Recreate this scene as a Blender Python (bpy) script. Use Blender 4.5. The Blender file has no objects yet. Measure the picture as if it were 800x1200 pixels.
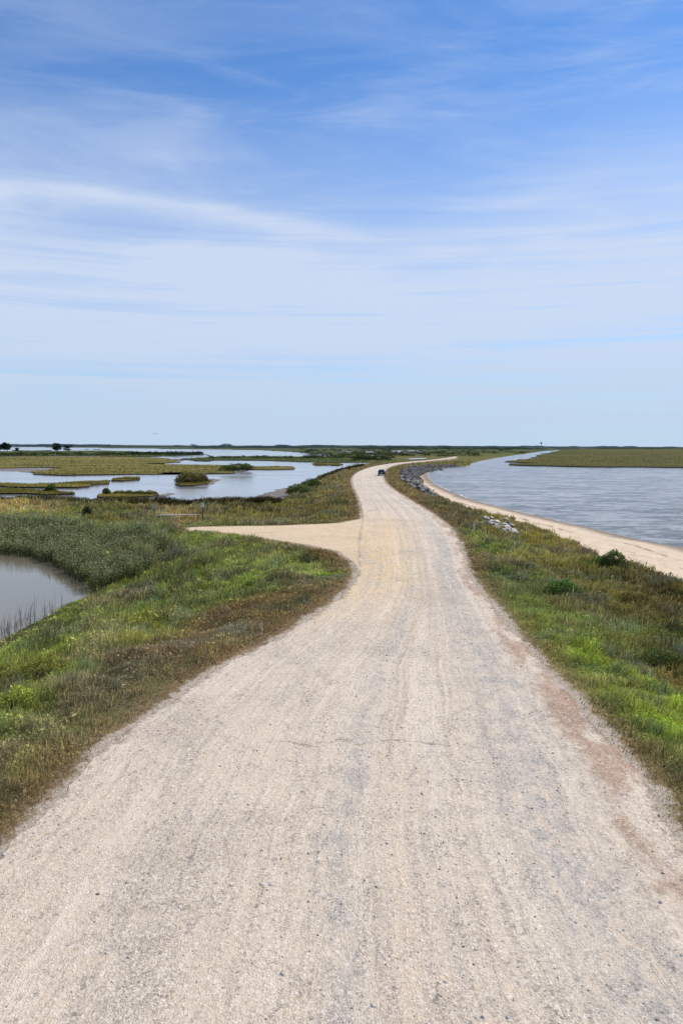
import bpy, bmesh, math, random
import numpy as np
from mathutils import Vector, Matrix, Euler
random.seed(7); rng = np.random.default_rng(11)
PI = math.pi
scene = bpy.context.scene
C = scene.collection

# ------------------------------------------------------------------ camera
CAMH = 7.5
F = 867.0
PITCH = math.atan((600 - 521.6) / F)
ROLL = math.radians(0.30)
WZ = -1.8          # water level
cam = bpy.data.cameras.new('camera'); co = bpy.data.objects.new('camera', cam); C.objects.link(co)
co.location = (0, 0, CAMH)
Rm = Euler((PI/2 - PITCH, 0, 0)).to_matrix() @ Matrix.Rotation(ROLL, 3, 'Z')
co.rotation_euler = Rm.to_euler()
cam.sensor_fit = 'VERTICAL'; cam.sensor_height = 36; cam.lens = 36 * F / 1200
cam.clip_start = 0.1; cam.clip_end = 90000
scene.camera = co
scene.view_settings.view_transform = 'Standard'; scene.view_settings.look = 'None'
scene.view_settings.exposure = 0; scene.view_settings.gamma = 1

def ray(px, py): return Rm @ Vector(((px - 400) / F, (600 - py) / F, -1))
def at(px, py, z=0.0):
    d = ray(px, py)
    s = (z - CAMH) / d.z if d.z < -1e-5 else 1e5
    s = min(s, 60000)
    return (d.x * s, d.y * s)

# ------------------------------------------------------------------ noise
def _h(ix, iy, s):
    n = (ix.astype(np.int64) * 374761393 + iy.astype(np.int64) * 668265263 + s * 974634777) & 0xffffffff
    n = ((n ^ (n >> 13)) * 1274126177) & 0xffffffff
    n = (n ^ (n >> 16)) & 0xffffffff
    return n / 4294967295.0
def vn(x, y, s=0):
    ix = np.floor(x); iy = np.floor(y); fx = x - ix; fy = y - iy
    fx = fx*fx*(3-2*fx); fy = fy*fy*(3-2*fy)
    a = _h(ix, iy, s); b = _h(ix+1, iy, s); c = _h(ix, iy+1, s); d = _h(ix+1, iy+1, s)
    return (a*(1-fx)+b*fx)*(1-fy) + (c*(1-fx)+d*fx)*fy
def fbm(x, y, s=0, o=4):
    t = 0; a = .5; n = 0
    for k in range(o):
        t = t + a*vn(x*2**k+17.3*k, y*2**k-9.1*k, s+k); n += a; a *= .5
    return t/n
def ss(a, b, x):
    t = np.clip((x-a)/(b-a), 0, 1); return t*t*(3-2*t)

# ------------------------------------------------------------------ layout outlines (read off the place)
ROADP = [((7,998),(806,998)),((86,920),(757,920)),((131,871),(716,871)),((206,819),(672,819)),((262,781),(636,781)),
 ((322,751),(610,751)),((376,716),(581,716)),((408,693),(560,690)),((420,668),(547,670)),((420,645),(541,646)),
 ((422,622),(527,620)),((425,602),(506,602)),((420,583),(475,583)),((413,567),(455,569)),((413.5,559),(449,560)),
 ((421,552.5),(450,553.5)),((436,547),(455,548.2)),((455,543.5),(467,544.4)),((478,541.2),(483,542.3)),
 ((501,539.2),(503,540.3)),((520,537),(525,537.9)),((533,535),(536,535.6))]
def catmull(P, n):
    P = [np.array(p, float) for p in P]; out = []
    for i in range(len(P)-1):
        p0 = P[max(i-1,0)]; p1 = P[i]; p2 = P[i+1]; p3 = P[min(i+2,len(P)-1)]
        for k in range(n):
            t = k/n
            out.append(.5*((2*p1)+(p2-p0)*t+(2*p0-5*p1+4*p2-p3)*t*t+(3*p1-p0-3*p2+p3)*t**3))
    out.append(P[-1]); return out
Lw = [at(*a) for a, b in ROADP]; Rw = [at(*b) for a, b in ROADP]
Lw = [(-7.3,-40),(-7.2,-10),(-6.9,4)] + Lw; Rw = [(7.4,-40),(7.3,-10),(7.0,4)] + Rw
Ls = np.array(catmull(Lw, 24)); Rs = np.array(catmull(Rw, 24))
road_poly = np.vstack([Ls[::4], Rs[::-4]])
turn_px = [(222,621.5),(222,618.3),(236,617.4),(285,616.6),(331,616),(399,613),(424,608),(440,625),(440,668),(421,672),(414,658),(398,646.5),(362,638.5),(322,632.5),(280,626),(236,621.5)]
turn_poly = np.array([at(*p) for p in turn_px])
def W(pts, z=WZ): return np.array([at(*p, z) for p in pts])
pond_px = [(-30,641.5),(0,643),(32,646),(54,652),(81,671),(102,690),(97,701),(70,708),(59,717),(32,732),(0,748),(-60,785),(-220,880),(-420,860),(-420,640)]
pond = W(pond_px)
lw_px = [(-900,584),(-80,586),(0,588),(60,589),(150,592),(230,594),(290,593),(318,590),(312,583),(326,576),(342,572),(352,569),(368,562.5),(385,555.8),(402,550),(424,545.3),(437,543.6),
 (424,541.8),(410,541),(400,537),(390,533.2),(345,530),(300,527.4),(240,526.8),(180,526),(60,524.3),(0,523.6),(-900,520)]
lwat = W(lw_px)
riv_px = [(501,558.5),(503.5,553),(499,549.5),(513,548),(535,546.6),(550,546),(551.5,543.2),(563,540.2),(584,536.2),(606,533),(620,530.9),(641,528.3),(655,527.6),
 (700,525.6),(1500,526),(2400,560),(2400,860),(1150,730),(900,668),(800,641.5),(740,630.5),(680,616),(620,602.7),(582,593.3),(549,584.5),(525,574.5),(508,566.5)]
river = W(riv_px)
sand_px = [(498,549),(497,551),(490,555.6),(496,567.5),(506,576),(520,585),(530,591),(544,595.5),(570,601.5),(595,606),(614,612.5),(628,618),(649,625.5),(658,633),(690,651),(740,668),(800,684),(900,722),(1150,820),
 (1500,800),(1150,720),(900,660),(800,635),(740,624),(680,610),(620,597),(582,588),(549,579),(525,570),(512,563),(508,553)]
sand = W(sand_px, -1.35)
rip_px = [(469,560),(471,552),(481,548),(504,545),(535,544),(543,545),(540,547.5),(513,548.5),(499,550.5),(490,556),(494,566),(505,577),(520,586),(512,588),(504,584),(489,579),(479,571.5),(469,564)]
rip = W(rip_px, -0.9)

def pdist(x, y, poly):            # signed distance, negative inside
    d2 = np.full(x.shape, 1e18); ins = np.zeros(x.shape, bool)
    n = len(poly)
    for i in range(n):
        ax, ay = poly[i]; bx, by = poly[(i+1) % n]
        ex, ey = bx-ax, by-ay; L = ex*ex+ey*ey+1e-12
        t = np.clip(((x-ax)*ex+(y-ay)*ey)/L, 0, 1)
        dx = x-ax-t*ex; dy = y-ay-t*ey
        np.minimum(d2, dx*dx+dy*dy, out=d2)
        if ay != by:
            c = ((ay > y) != (by > y)) & (x < (bx-ax)*(y-ay)/(by-ay)+ax)
            ins ^= c
    d = np.sqrt(d2)
    return np.where(ins, -d, d)

def terrain(x, y, full=False):
    x = np.asarray(x, float); y = np.asarray(y, float)
    wob = (fbm(x/3.5, y/3.5, 5, 3)-.5)
    far = np.clip(y/80, .3, 4)
    dr = np.minimum(pdist(x, y, road_poly), pdist(x, y, turn_poly))
    dp = pdist(x, y, pond); dl = pdist(x, y, lwat); dv = pdist(x, y, river); dsd = pdist(x, y, sand)
    dl = dl + wob*1.6*far
    dp = dp + wob*.8
    dv = dv + wob*.5*np.clip(far, 0, 1.5)
    dsd = dsd + wob*1.6
    dw = np.minimum(np.minimum(dp, dl), dv)
    base = -1.22*ss(0.6, 11, dr)
    bump = (fbm(x/2.0, y/2.0, 1, 4)-.5)*.55 + (fbm(x/8, y/8, 2, 3)-.5)*.9
    base = base + bump*ss(.8, 5, dr)
    base = base*(1-ss(250, 500, y)) + (-1.3+bump*.3)*ss(250, 500, y)
    hl = WZ-.03 + (base-WZ)*(ss(-.2, 1.7, np.minimum(dp, dl))*(1-.75*(1-ss(0, 8, dp))))
    hs = WZ + .062*dv
    h = np.minimum(hl, np.where(dv < 60, np.maximum(hs, np.minimum(base, hs+ .6*ss(0, -6, -dsd))), base))
    h = np.where(dsd > 0, np.minimum(hl, WZ-.03+(base-WZ)*ss(-.3, 3.5, dv)), np.minimum(hs, WZ+.75))
    h = h*ss(-.1, .25, dsd)+np.minimum(hs, WZ+.75)*(1-ss(-.1, .25, dsd)) if False else h
    # soften the step from sand up to turf
    k = ss(0, 2.5, dsd); sandh = np.minimum(hs, WZ+.75)
    h = np.where(dsd > 0, sandh*(1-k)+h*k, sandh)
    h = np.where(dv > 45, np.minimum(hl, base), h)
    h = np.where(dw < 0, np.maximum(WZ-.9, WZ-.03+.10*dw), h)
    h = np.where(dr < .45, -.02, h)
    if full: return h, dr, dp, dl, dv, dsd, dw
    return h
def hit(px, py, z0=-1.0):
    z = z0
    for _ in range(14):
        x, y = at(px, py, z); z = .5*z+.5*float(terrain(np.array([x]), np.array([y]))[0])
    x, y = at(px, py, z)
    return x, y, float(terrain(np.array([x]), np.array([y]))[0])

# ------------------------------------------------------------------ turf colour / height spots: photo-place, sRGB, plant height
SP = [ # px, py, (r,g,b), height
(10,596,(158,140,86),.5),(60,601,(124,128,50),.4),(100,592,(100,98,48),.6),(150,602,(92,98,46),.6),(200,598,(150,126,76),.5),(30,592,(152,132,82),.5),
(222,602,(146,122,74),.5),(250,602,(105,100,55),.7),(280,602,(122,118,52),.6),(330,602,(112,98,50),.6),(380,603,(106,90,46),.5),(400,580,(124,106,58),.5),
(350,580,(98,100,46),.7),(390,562,(116,104,56),.6),(410,550,(120,104,60),.5),(300,596,(84,68,48),.9),(345,590,(104,102,50),.6),(370,590,(120,104,54),.5),
(30,622,(84,92,62),1.2),(60,632,(84,92,62),1.2),(100,642,(86,94,62),1.2),(150,652,(94,104,64),1.1),(130,626,(92,122,42),.5),(200,622,(94,118,46),.5),
(250,637,(104,130,50),.45),(330,642,(102,106,56),.4),(380,657,(100,84,52),.3),(400,672,(92,88,56),.3),(200,662,(80,106,42),.7),(300,667,(110,130,62),.5),
(250,692,(84,110,46),.6),(340,682,(100,142,50),.3),(380,692,(86,116,66),.3),(300,708,(90,102,46),.45),(250,742,(108,84,62),.25),(350,714,(112,86,62),.2),(300,730,(108,84,60),.22),
(200,785,(112,92,70),.2),(170,770,(114,96,66),.25),(150,805,(112,98,70),.25),(130,732,(126,126,62),.6),(60,742,(100,126,52),.6),(20,772,(106,132,52),.6),(100,772,(112,118,56),.5),(200,720,(104,112,52),.6),
(150,700,(86,116,44),.7),(50,802,(84,86,42),.5),(10,832,(118,122,52),.5),(80,832,(100,122,52),.45),(60,872,(108,116,66),.35),(20,902,(98,114,66),.38),(40,940,(114,106,72),.22),(120,845,(110,102,70),.25),
(460,578,(126,104,58),.45),(470,566,(128,104,58),.4),(482,592,(120,98,54),.4),(500,600,(104,104,52),.45),(540,612,(102,82,64),.5),(520,604,(104,90,56),.5),(560,645,(90,112,52),.35),(560,622,(100,84,60),.5),
(600,612,(126,114,42),.55),(580,606,(122,112,42),.5),(640,634,(122,110,42),.55),(592,645,(70,92,42),.5),(640,662,(118,112,58),.6),(665,650,(112,100,58),.7),(700,672,(100,96,42),.6),(780,692,(86,74,32),.5),(720,690,(98,90,42),.5),
(620,692,(80,106,54),.35),(680,702,(100,96,52),.5),(740,724,(90,84,42),.5),(782,764,(84,90,38),.55),(640,742,(90,130,50),.3),(610,720,(88,112,54),.3),(692,742,(96,112,70),.4),(670,720,(96,92,56),.5),
(700,790,(92,136,42),.35),(680,775,(90,128,48),.3),(762,832,(96,140,42),.35),(782,804,(104,92,54),.45),(740,790,(98,100,54),.4),(785,880,(94,140,44),.35),(795,935,(98,116,50),.3),(830,1000,(98,120,50),.3),
(540,540,(112,106,50),.6),(600,532,(98,102,48),.5),(500,536,(112,104,56),.5),(440,537,(84,92,52),.8),(380,530,(78,88,56),.8),(500,530,(84,90,52),.8),(620,527,(80,88,56),.8),(200,523,(72,84,66),.8),(50,523,(76,86,68),.8),(700,524,(84,92,60),.8),
(-200,600,(112,112,52),.5),(-200,700,(100,112,52),.5),(-200,950,(92,104,52),.4),(1000,800,(92,112,50),.4),(1000,720,(96,96,48),.5)]
def lin(c):
    c = np.asarray(c, float)/255; return np.where(c <= .04045, c/12.92, ((c+.055)/1.055)**2.4)
spw = []
for px, py, c, hh in SP:
    x, y = at(px, py, -.9); c = lin(c); c[0] = max(c[0], c[1]/1.38); c[1] = max(c[1], c[0]/1.5); spw.append((x/(y+10), math.log(max(y+10, 1)), *c, hh))
spw = np.array(spw)
def spotcol(x, y):
    u = x/(y+10)+(fbm(x/4, y/4, 31, 3)-.5)*.13*np.clip(40/(y+10), .1, 1); v = np.log(np.maximum(y+10, 1))+(fbm(x/5, y/5, 37, 3)-.5)*.25
    acc = np.zeros(x.shape+(4,)); wt = np.zeros(x.shape)
    for s in spw:
        w = 1/(((u-s[0])/.12)**2+((v-s[1])/.16)**2+.02)**2
        wt += w
        for k in range(4): acc[..., k] += w*s[2+k]
    return acc/wt[..., None]

# ------------------------------------------------------------------ fan grid
def dist_of(py): return (CAMH+1.2)/math.tan(math.atan((py-600)/F)+PITCH)
rows = [dist_of(p) for p in list(np.arange(1150, 700, -2.6))+list(np.arange(700, 600, -1.0))+list(np.arange(600, 523.2, -.55))]
rows = [-15, -5, 2, 5]+[r for r in rows if r > 6.5]+[6000, 9000, 15000, 28000, 50000]
rows = np.array(sorted(rows))
T = np.concatenate([np.linspace(-1.6, -.53, 60)[:-1], np.linspace(-.53, .53, 860), np.linspace(.53, 1.6, 60)[1:]])
yy = np.repeat(rows[:, None], len(T), 1); xx = T[None, :]*(yy+14)
H, DR, DP, DL, DV, DS, DW = [a.reshape(xx.shape) for a in terrain(xx.ravel(), yy.ravel(), True)]
SC = spotcol(xx, yy)
col = SC[..., :3].copy(); PH = SC[..., 3]
# verge fringe: dry brown soil by the road, damp mud by the water
n1 = fbm(xx/1.3, yy/1.3, 8, 3)
fr = (1-ss(.1, .9+1.0*n1, DR))[..., None]
col = col*(1-fr*.85)+lin((150,124,98))*fr*.85
mud = (1-ss(.3, 1.2+1.4*n1, np.minimum(DP, DL)))[..., None]
col = col*(1-mud)+lin((64,54,42))*mud
mudflat = W([(300,580),(326,573),(346,567.5),(350,575),(338,586),(330,592),(312,590)], -1.7)
mf = pdist(xx.ravel(), yy.ravel(), mudflat).reshape(xx.shape)+(fbm(xx/2, yy/2, 9, 3)-.5)*4
MF = ss(1.0, -1.0, mf); H = H*(1-MF)+(WZ+.06)*MF
col = col*(1-MF[..., None])+lin((134,126,120))*MF[..., None]
rp = pdist(xx.ravel(), yy.ravel(), rip).reshape(xx.shape)
RPm = ss(.8, -.3, rp)
col = col*(1-RPm[..., None])+lin((42,38,36))*RPm[..., None]  # ground under the riprap darkened to stand for shade in the crevices
col *= (.72+.5*fbm(xx/.9, yy/.9, 12, 4)*1.1)[..., None]
# sand colour: dry upper beach, wet strip at the waterline, wrack lines
sn = fbm(xx/2.5, yy/2.5, 14, 4)
dry = lin((222,198,168)); wet = lin((150,134,116))
k = ss(.8, 3.2, DV+(sn-.5)*1.6)[..., None]
scol = wet*(1-k)+dry*k
wr = np.exp(-((DV-5.2+(sn-.5)*2.2)/.28)**2)*ss(.38, .6, fbm(xx/1.1, yy/1.1, 15, 2))+.5*np.exp(-((DV-8+(sn-.5)*3)/.2)**2)*ss(.5, .6, fbm(xx/.9, yy/.9, 16, 2))
scol = scol*(1-.6*np.clip(wr, 0, 1)[..., None])
scol *= (.84+.3*fbm(xx/.7, yy/.7, 18, 4))[..., None]
issand = (DS < 0) & (DV > -6) & (DR > .3) & (rp > .2)
edge = (DS >= 0) & (DS < 1.2) & (DV > 0) & (DV < 40)

def make_mesh(name, V, Fc, mat=None, cols=None, attrs=None, smooth=False, parent=None):
    me = bpy.data.meshes.new(name)
    V = np.asarray(V, np.float32); Fc = np.asarray(Fc, np.int32)
    k = Fc.shape[1]
    me.vertices.add(len(V)); me.vertices.foreach_set('co', V.ravel())
    me.loops.add(Fc.size); me.loops.foreach_set('vertex_index', Fc.ravel())
    me.polygons.add(len(Fc)); me.polygons.foreach_set('loop_start', np.arange(0, Fc.size, k, dtype=np.int32))
    me.polygons.foreach_set('loop_total', np.full(len(Fc), k, np.int32))
    if smooth: me.polygons.foreach_set('use_smooth', np.ones(len(Fc), bool))
    if cols is not None:
        a = me.attributes.new('Col', 'FLOAT_COLOR', 'POINT')
        cc = np.ones((len(V), 4), np.float32); cc[:, :3] = cols; a.data.foreach_set('color', cc.ravel())
    for n_, v_ in (attrs or {}).items():
        a = me.attributes.new(n_, 'FLOAT', 'POINT'); a.data.foreach_set('value', np.asarray(v_, np.float32))
    me.update(calc_edges=True); me.validate()
    if mat: me.materials.append(mat)
    o = bpy.data.objects.new(name, me); C.objects.link(o)
    if parent: o.parent = parent
    return o
def tag(o, label=None, cat=None, group=None, kind=None):
    if label: o['label'] = label
    if cat: o['category'] = cat
    if group: o['group'] = group
    if kind: o['kind'] = kind
    return o

# ------------------------------------------------------------------ materials
def newmat(name):
    m = bpy.data.materials.new(name); m.use_nodes = True; nt = m.node_tree; nt.nodes.clear()
    out = nt.nodes.new('ShaderNodeOutputMaterial'); return m, nt, out
class N:
    def __init__(s, nt): s.nt = nt
    def n(s, t, **kw):
        x = s.nt.nodes.new(t)
        for k_, v in kw.items(): setattr(x, k_, v)
        return x
    def l(s, a, b): s.nt.links.new(a, b)
    def val(s, inp, v):
        if isinstance(v, (int, float)): inp.default_value = v
        elif isinstance(v, tuple): inp.default_value = v if len(v) == len(inp.default_value) else v+(1,)
        else: s.l(v, inp)
    def math(s, op, a, b=0.0, c=0.0, clamp=False):
        x = s.n('ShaderNodeMath', operation=op); x.use_clamp = clamp
        s.val(x.inputs[0], a); s.val(x.inputs[1], b); s.val(x.inputs[2], c); return x.outputs[0]
    def mix(s, f, a, b, mode='MIX'):
        x = s.n('ShaderNodeMix', data_type='RGBA', blend_type=mode); s.val(x.inputs[0], f); s.val(x.inputs[6], a); s.val(x.inputs[7], b); return x.outputs[2]
    def noise(s, vec, scale, detail=4, rough=.55, dist=0.0):
        x = s.n('ShaderNodeTexNoise'); s.l(vec, x.inputs['Vector']); x.inputs['Scale'].default_value = scale
        x.inputs['Detail'].default_value = detail; x.inputs['Roughness'].default_value = rough; x.inputs['Distortion'].default_value = dist; return x.outputs['Fac']
    def vor(s, vec, scale, out='Color', feat='F1'):
        x = s.n('ShaderNodeTexVoronoi', feature=feat); s.l(vec, x.inputs['Vector']); x.inputs['Scale'].default_value = scale; return x.outputs[out]
    def map(s, vec, sc=(1,1,1), loc=(0,0,0), rot=(0,0,0)):
        x = s.n('ShaderNodeMapping'); s.l(vec, x.inputs[0]); x.inputs['Scale'].default_value = sc; x.inputs['Location'].default_value = loc; x.inputs['Rotation'].default_value = rot; return x.outputs[0]
    def rng(s, v, a, b, c=0.0, d=1.0, smooth=True):
        x = s.n('ShaderNodeMapRange'); x.interpolation_type = 'SMOOTHSTEP' if smooth else 'LINEAR'
        s.val(x.inputs[0], v); x.inputs[1].default_value = a; x.inputs[2].default_value = b; x.inputs[3].default_value = c; x.inputs[4].default_value = d; return x.outputs[0]
    def attr(s, name, o='Color'):
        x = s.n('ShaderNodeAttribute', attribute_name=name); return x.outputs[o]
    def bump(s, hgt, st=.5, d=.05, nrm=None):
        x = s.n('ShaderNodeBump'); x.inputs['Strength'].default_value = st; x.inputs['Distance'].default_value = d; s.l(hgt, x.inputs['Height'])
        if nrm: s.l(nrm, x.inputs['Normal'])
        return x.outputs[0]
    def bsdf(s, col, rough=.9, nrm=None, out=None, metallic=0.0, spec=.3, **kw):
        x = s.n('ShaderNodeBsdfPrincipled'); s.val(x.inputs['Base Color'], col); s.val(x.inputs['Roughness'], rough)
        s.val(x.inputs['Metallic'], metallic); s.val(x.inputs['Specular IOR Level'], spec)
        for k_, v in kw.items(): s.val(x.inputs[k_.replace('_', ' ')], v)
        if nrm: s.l(nrm, x.inputs['Normal'])
        if out: s.l(x.outputs[0], out.inputs[0])
        return x.outputs[0]

def mat_ground():
    m, nt, out = newmat('turf_soil'); g = N(nt); P = g.n('ShaderNodeNewGeometry').outputs['Position']
    c = g.attr('Col'); n = g.noise(P, 6, 6, .7); n2 = g.noise(P, .6, 4, .6)
    k = g.rng(n, .3, .75, .55, 1.3); c2 = g.mix(1.0, c, g.mix(0.0, k, k), 'MULTIPLY')
    c3 = g.mix(g.rng(n2, .35, .7, 0, .35), c2, g.mix(1.0, c2, (1.25, 1.1, .75), 'MULTIPLY'))
    dr = g.attr('dr', 'Fac'); nn = g.noise(P, 2.6, 7, .72); nb = g.noise(P, .45, 3, .5)
    e = g.math('ADD', dr, g.math('MULTIPLY', g.math('SUBTRACT', nn, .5), 1.3)); e = g.math('ADD', e, g.math('MULTIPLY', g.math('SUBTRACT', nb, .5), .9))
    vc = g.n('ShaderNodeSeparateColor'); g.l(g.vor(P, 45), vc.inputs[0])
    gr = g.mix(1.0, (.52, .43, .325), g.rng(vc.outputs[0], 0, 1, .55, 1.3, False), 'MULTIPLY')
    c3 = g.mix(g.rng(e, .42, .18), c3, gr)
    g.bsdf(c3, .95, g.bump(n, .8, .08), out, spec=.1); return m
def mat_sand():
    m, nt, out = newmat('beach_sand'); g = N(nt); P = g.n('ShaderNodeNewGeometry').outputs['Position']
    c = g.attr('Col'); n = g.noise(P, 4, 8, .7); k = g.rng(n, .25, .8, .85, 1.12)
    n3 = g.noise(P, 1.6, 3, .5)
    g.bsdf(g.mix(1.0, c, k, 'MULTIPLY'), .95, g.bump(g.math('ADD', n, n3), .6, .08), out, spec=.1); return m
def mat_leaf(name, tr=.3, rough=.6, spec=.15):
    m, nt, out = newmat(name); g = N(nt); c = g.attr('Col')
    d = g.n('ShaderNodeBsdfDiffuse'); g.l(c, d.inputs[0]); t = g.n('ShaderNodeBsdfTranslucent'); g.l(c, t.inputs[0])
    x = g.n('ShaderNodeMixShader'); x.inputs[0].default_value = tr; g.l(d.outputs[0], x.inputs[1]); g.l(t.outputs[0], x.inputs[2])
    g.l(x.outputs[0], out.inputs[0]); return m
def mat_plain(name, c, rough=.7, metallic=0.0, var=.2, scale=3.0, spec=.3):
    m, nt, out = newmat(name); g = N(nt); P = g.n('ShaderNodeTexCoord').outputs['Object']
    n = g.noise(P, scale, 5, .6); c2 = g.mix(1.0, tuple(c), g.rng(n, .25, .75, 1-var, 1+var), 'MULTIPLY')
    g.bsdf(c2, rough, None, out, metallic, spec); return m

def mat_gravel(turn=False):
    m, nt, out = newmat('turnout_gravel' if turn else 'road_gravel'); g = N(nt); P = g.n('ShaderNodeNewGeometry').outputs['Position']
    u = g.attr('ru', 'Fac'); v = g.attr('rv', 'Fac'); re = g.attr('re', 'Fac')
    cv = g.n('ShaderNodeCombineXYZ'); g.l(u, cv.inputs[0]); g.l(v, cv.inputs[1]); UV = cv.outputs[0]
    if turn: UV = g.map(P, (.16, .8, 1), (0, 0, 0), (0, 0, 1.45))
    sandc = (.72, .60, .455); greyc = (.49, .468, .42); pale = (.78, .675, .53); yel = (.80, .595, .33)
    big = g.noise(P, .16, 5, .6, 1.0); mid = g.noise(P, .9, 6, .65, .6); m2 = g.noise(g.map(P, (1, .6, 1)), 2.3, 7, .72, .8)
    st = g.noise(g.map(UV, (6.5, .05, 1)), 1.0, 6, .65, 1.1); st2 = g.noise(g.map(UV, (26, .09, 1), (3, 1, 0)), 1.0, 5, .65, .8)
    uw = g.math('ADD', u, g.math('MULTIPLY', g.math('SUBTRACT', g.noise(g.map(UV, (.1, .045, 1)), 1.0, 3), .5), .5))
    lane = None
    for c_, w_, a_ in ((.62, .22, 1.0), (-.02, .07, .75), (-.50, .22, .25), (.26, .05, .45)):
        e = g.math('DIVIDE', g.math('SUBTRACT', uw, c_), w_); e = g.math('MULTIPLY', g.math('EXPONENT', g.math('MULTIPLY', g.math('MULTIPLY', e, e), -1.0)), a_)
        lane = e if lane is None else g.math('MAXIMUM', lane, e)
    gf = g.math('MULTIPLY', lane, g.rng(g.math('ADD', g.math('MULTIPLY', m2, .6), g.math('MULTIPLY', big, .4)), .40, .58, .12, 1.0))
    if turn: gf = g.math('MULTIPLY', g.rng(st, .45, .65), .4)
    c = g.mix(gf, sandc, greyc)
    c = g.mix(g.math('MULTIPLY', g.rng(st, .50, .64), .7), c, pale)
    c = g.mix(g.rng(st2, .48, .66, 0, .38), c, (.50, .43, .35))
    st3 = g.noise(g.map(UV, (15, .018, 1), (9, 4, 0)), 1.0, 3, .5, .3); sf = g.rng(v, 55, 82, .3, 1); c = g.mix(g.math('MULTIPLY', g.math('MULTIPLY', g.rng(st3, .52, .60), .5), sf), c, (.80, .71, .58)); c = g.mix(g.math('MULTIPLY', g.math('MULTIPLY', g.rng(st3, .47, .40), .35), sf), c, (.50, .44, .375))
    c = g.mix(g.rng(m2, .52, .66, 0, .45), c, (.53, .44, .345))
    c = g.mix(g.rng(big, .5, .66, 0, .5), c, (.54, .455, .36))
    yv = g.math('MULTIPLY', g.rng(v, 66, 84), g.rng(v, 135, 100)); yf = g.math('MULTIPLY', yv, g.rng(mid, .38, .58, .25, .95))
    c = g.mix(.62 if turn else g.math('MULTIPLY', yf, g.rng(u, .6, -.6)), c, yel)
    au = g.math('ABSOLUTE', u)
    # loose shoulder: the gravel thins out over brown soil
    er = g.math('ADD', re, g.math('MULTIPLY', g.math('SUBTRACT', g.noise(P, 2.6, 7, .72), .5), 1.3)); er = g.math('ADD', er, g.math('MULTIPLY', g.math('SUBTRACT', g.noise(P, .45, 3, .5), .5), .9))
    if not turn: c = g.mix(g.math('MULTIPLY', g.rng(er, .22, -.12), .9), c, (.30, .215, .145))
    rb = g.math('MULTIPLY', g.rng(g.math('ADD', u, g.math('MULTIPLY', g.math('SUBTRACT', m2, .5), .4)), .78, .90), g.rng(g.noise(g.map(UV, (3, .25, 1), (7, 0, 0)), 1.0, 5, .6), .46, .56))
    if not turn: c = g.mix(g.math('MULTIPLY', rb, .75), c, (.42, .27, .175))
    coarse = g.rng(g.math('ADD', g.math('MULTIPLY', m2, .4), g.math('ADD', g.math('MULTIPLY', big, .3), g.math('MULTIPLY', st2, .3))), .42, .6)
    for sc, amt in ((80, .48), (34, .36), (17, .2)):
        vc = g.n('ShaderNodeSeparateColor'); g.l(g.vor(g.map(P, (1, 1, 1), (sc, 0, 0)), sc), vc.inputs[0])
        k = g.math('MULTIPLY', g.math('ADD', .25, g.math('MULTIPLY', coarse, .75)), amt)
        c = g.mix(k, c, g.mix(1.0, c, g.rng(vc.outputs[0], 0, 1, .35, 1.5, False), 'MULTIPLY'))
        dk = g.math('MULTIPLY', g.rng(vc.outputs[1], .93, .95), g.math('ADD', .1, g.math('MULTIPLY', g.math('MAXIMUM', gf, coarse), .9)))
        c = g.mix(g.math('MULTIPLY', dk, .6), c, (.15, .14, .135))
        lt = g.rng(vc.outputs[2], .94, .96); c = g.mix(g.math('MULTIPLY', lt, .45), c, (.82, .76, .66))
    fine = g.noise(P, 14, 8, .75)
    c = g.mix(1.0, c, g.rng(fine, .3, .7, .84, 1.12), 'MULTIPLY')
    ln = g.math('ABSOLUTE', g.math('SUBTRACT', g.math('ADD', v, g.math('MULTIPLY', g.noise(P, .9, 7, .7), 1.8)), 58.9))
    ck = g.math('MULTIPLY', g.rng(ln, .10, .02), g.math('MULTIPLY', g.rng(au, .45, .3), g.rng(g.noise(P, 1.7, 3), .38, .52)))
    if not turn: c = g.mix(g.math('MULTIPLY', ck, .6), c, (.24, .20, .165))
    c = g.mix(1.0, c, (1.06, 1.01, .965), 'MULTIPLY')
    hb = g.math('ADD', g.math('MULTIPLY', g.vor(P, 34, 'Distance'), .6), g.math('ADD', fine, g.math('MULTIPLY', st2, 1.6)))
    g.bsdf(c, .95, g.bump(g.math('ADD', hb, g.math('MULTIPLY', m2, 2.4)), .65, .035), out, spec=.15); return m

def mat_river():
    m, nt, out = newmat('river_water'); g = N(nt); P = g.n('ShaderNodeNewGeometry').outputs['Position']
    a = g.noise(g.map(P, (.10, .26, 1), (0, 0, 0), (0, 0, .12)), 1.0, 5, .65, .8); b = g.noise(g.map(P, (.45, 1.0, 1), (4, 0, 0), (0, 0, -.1)), 1.0, 6, .72, .8); d = g.noise(g.map(P, (1.8, 3.4, 1)), 1.0, 4, .6, .4)
    h = g.math('ADD', g.math('MULTIPLY', a, .7), g.math('ADD', g.math('MULTIPLY', b, .60), g.math('MULTIPLY', d, .12)))
    w = g.math('ADD', g.math('MULTIPLY', a, .45), g.math('MULTIPLY', b, .55))
    c = g.mix(g.rng(w, .43, .57), (.085, .08, .08), (.50, .485, .47))
    # dark wave faces and bright glints are mixed into the water colour
    g.bsdf(c, .14, g.bump(h, 1.0, 1.0), out, spec=.5, IOR=1.33); return m

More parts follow.
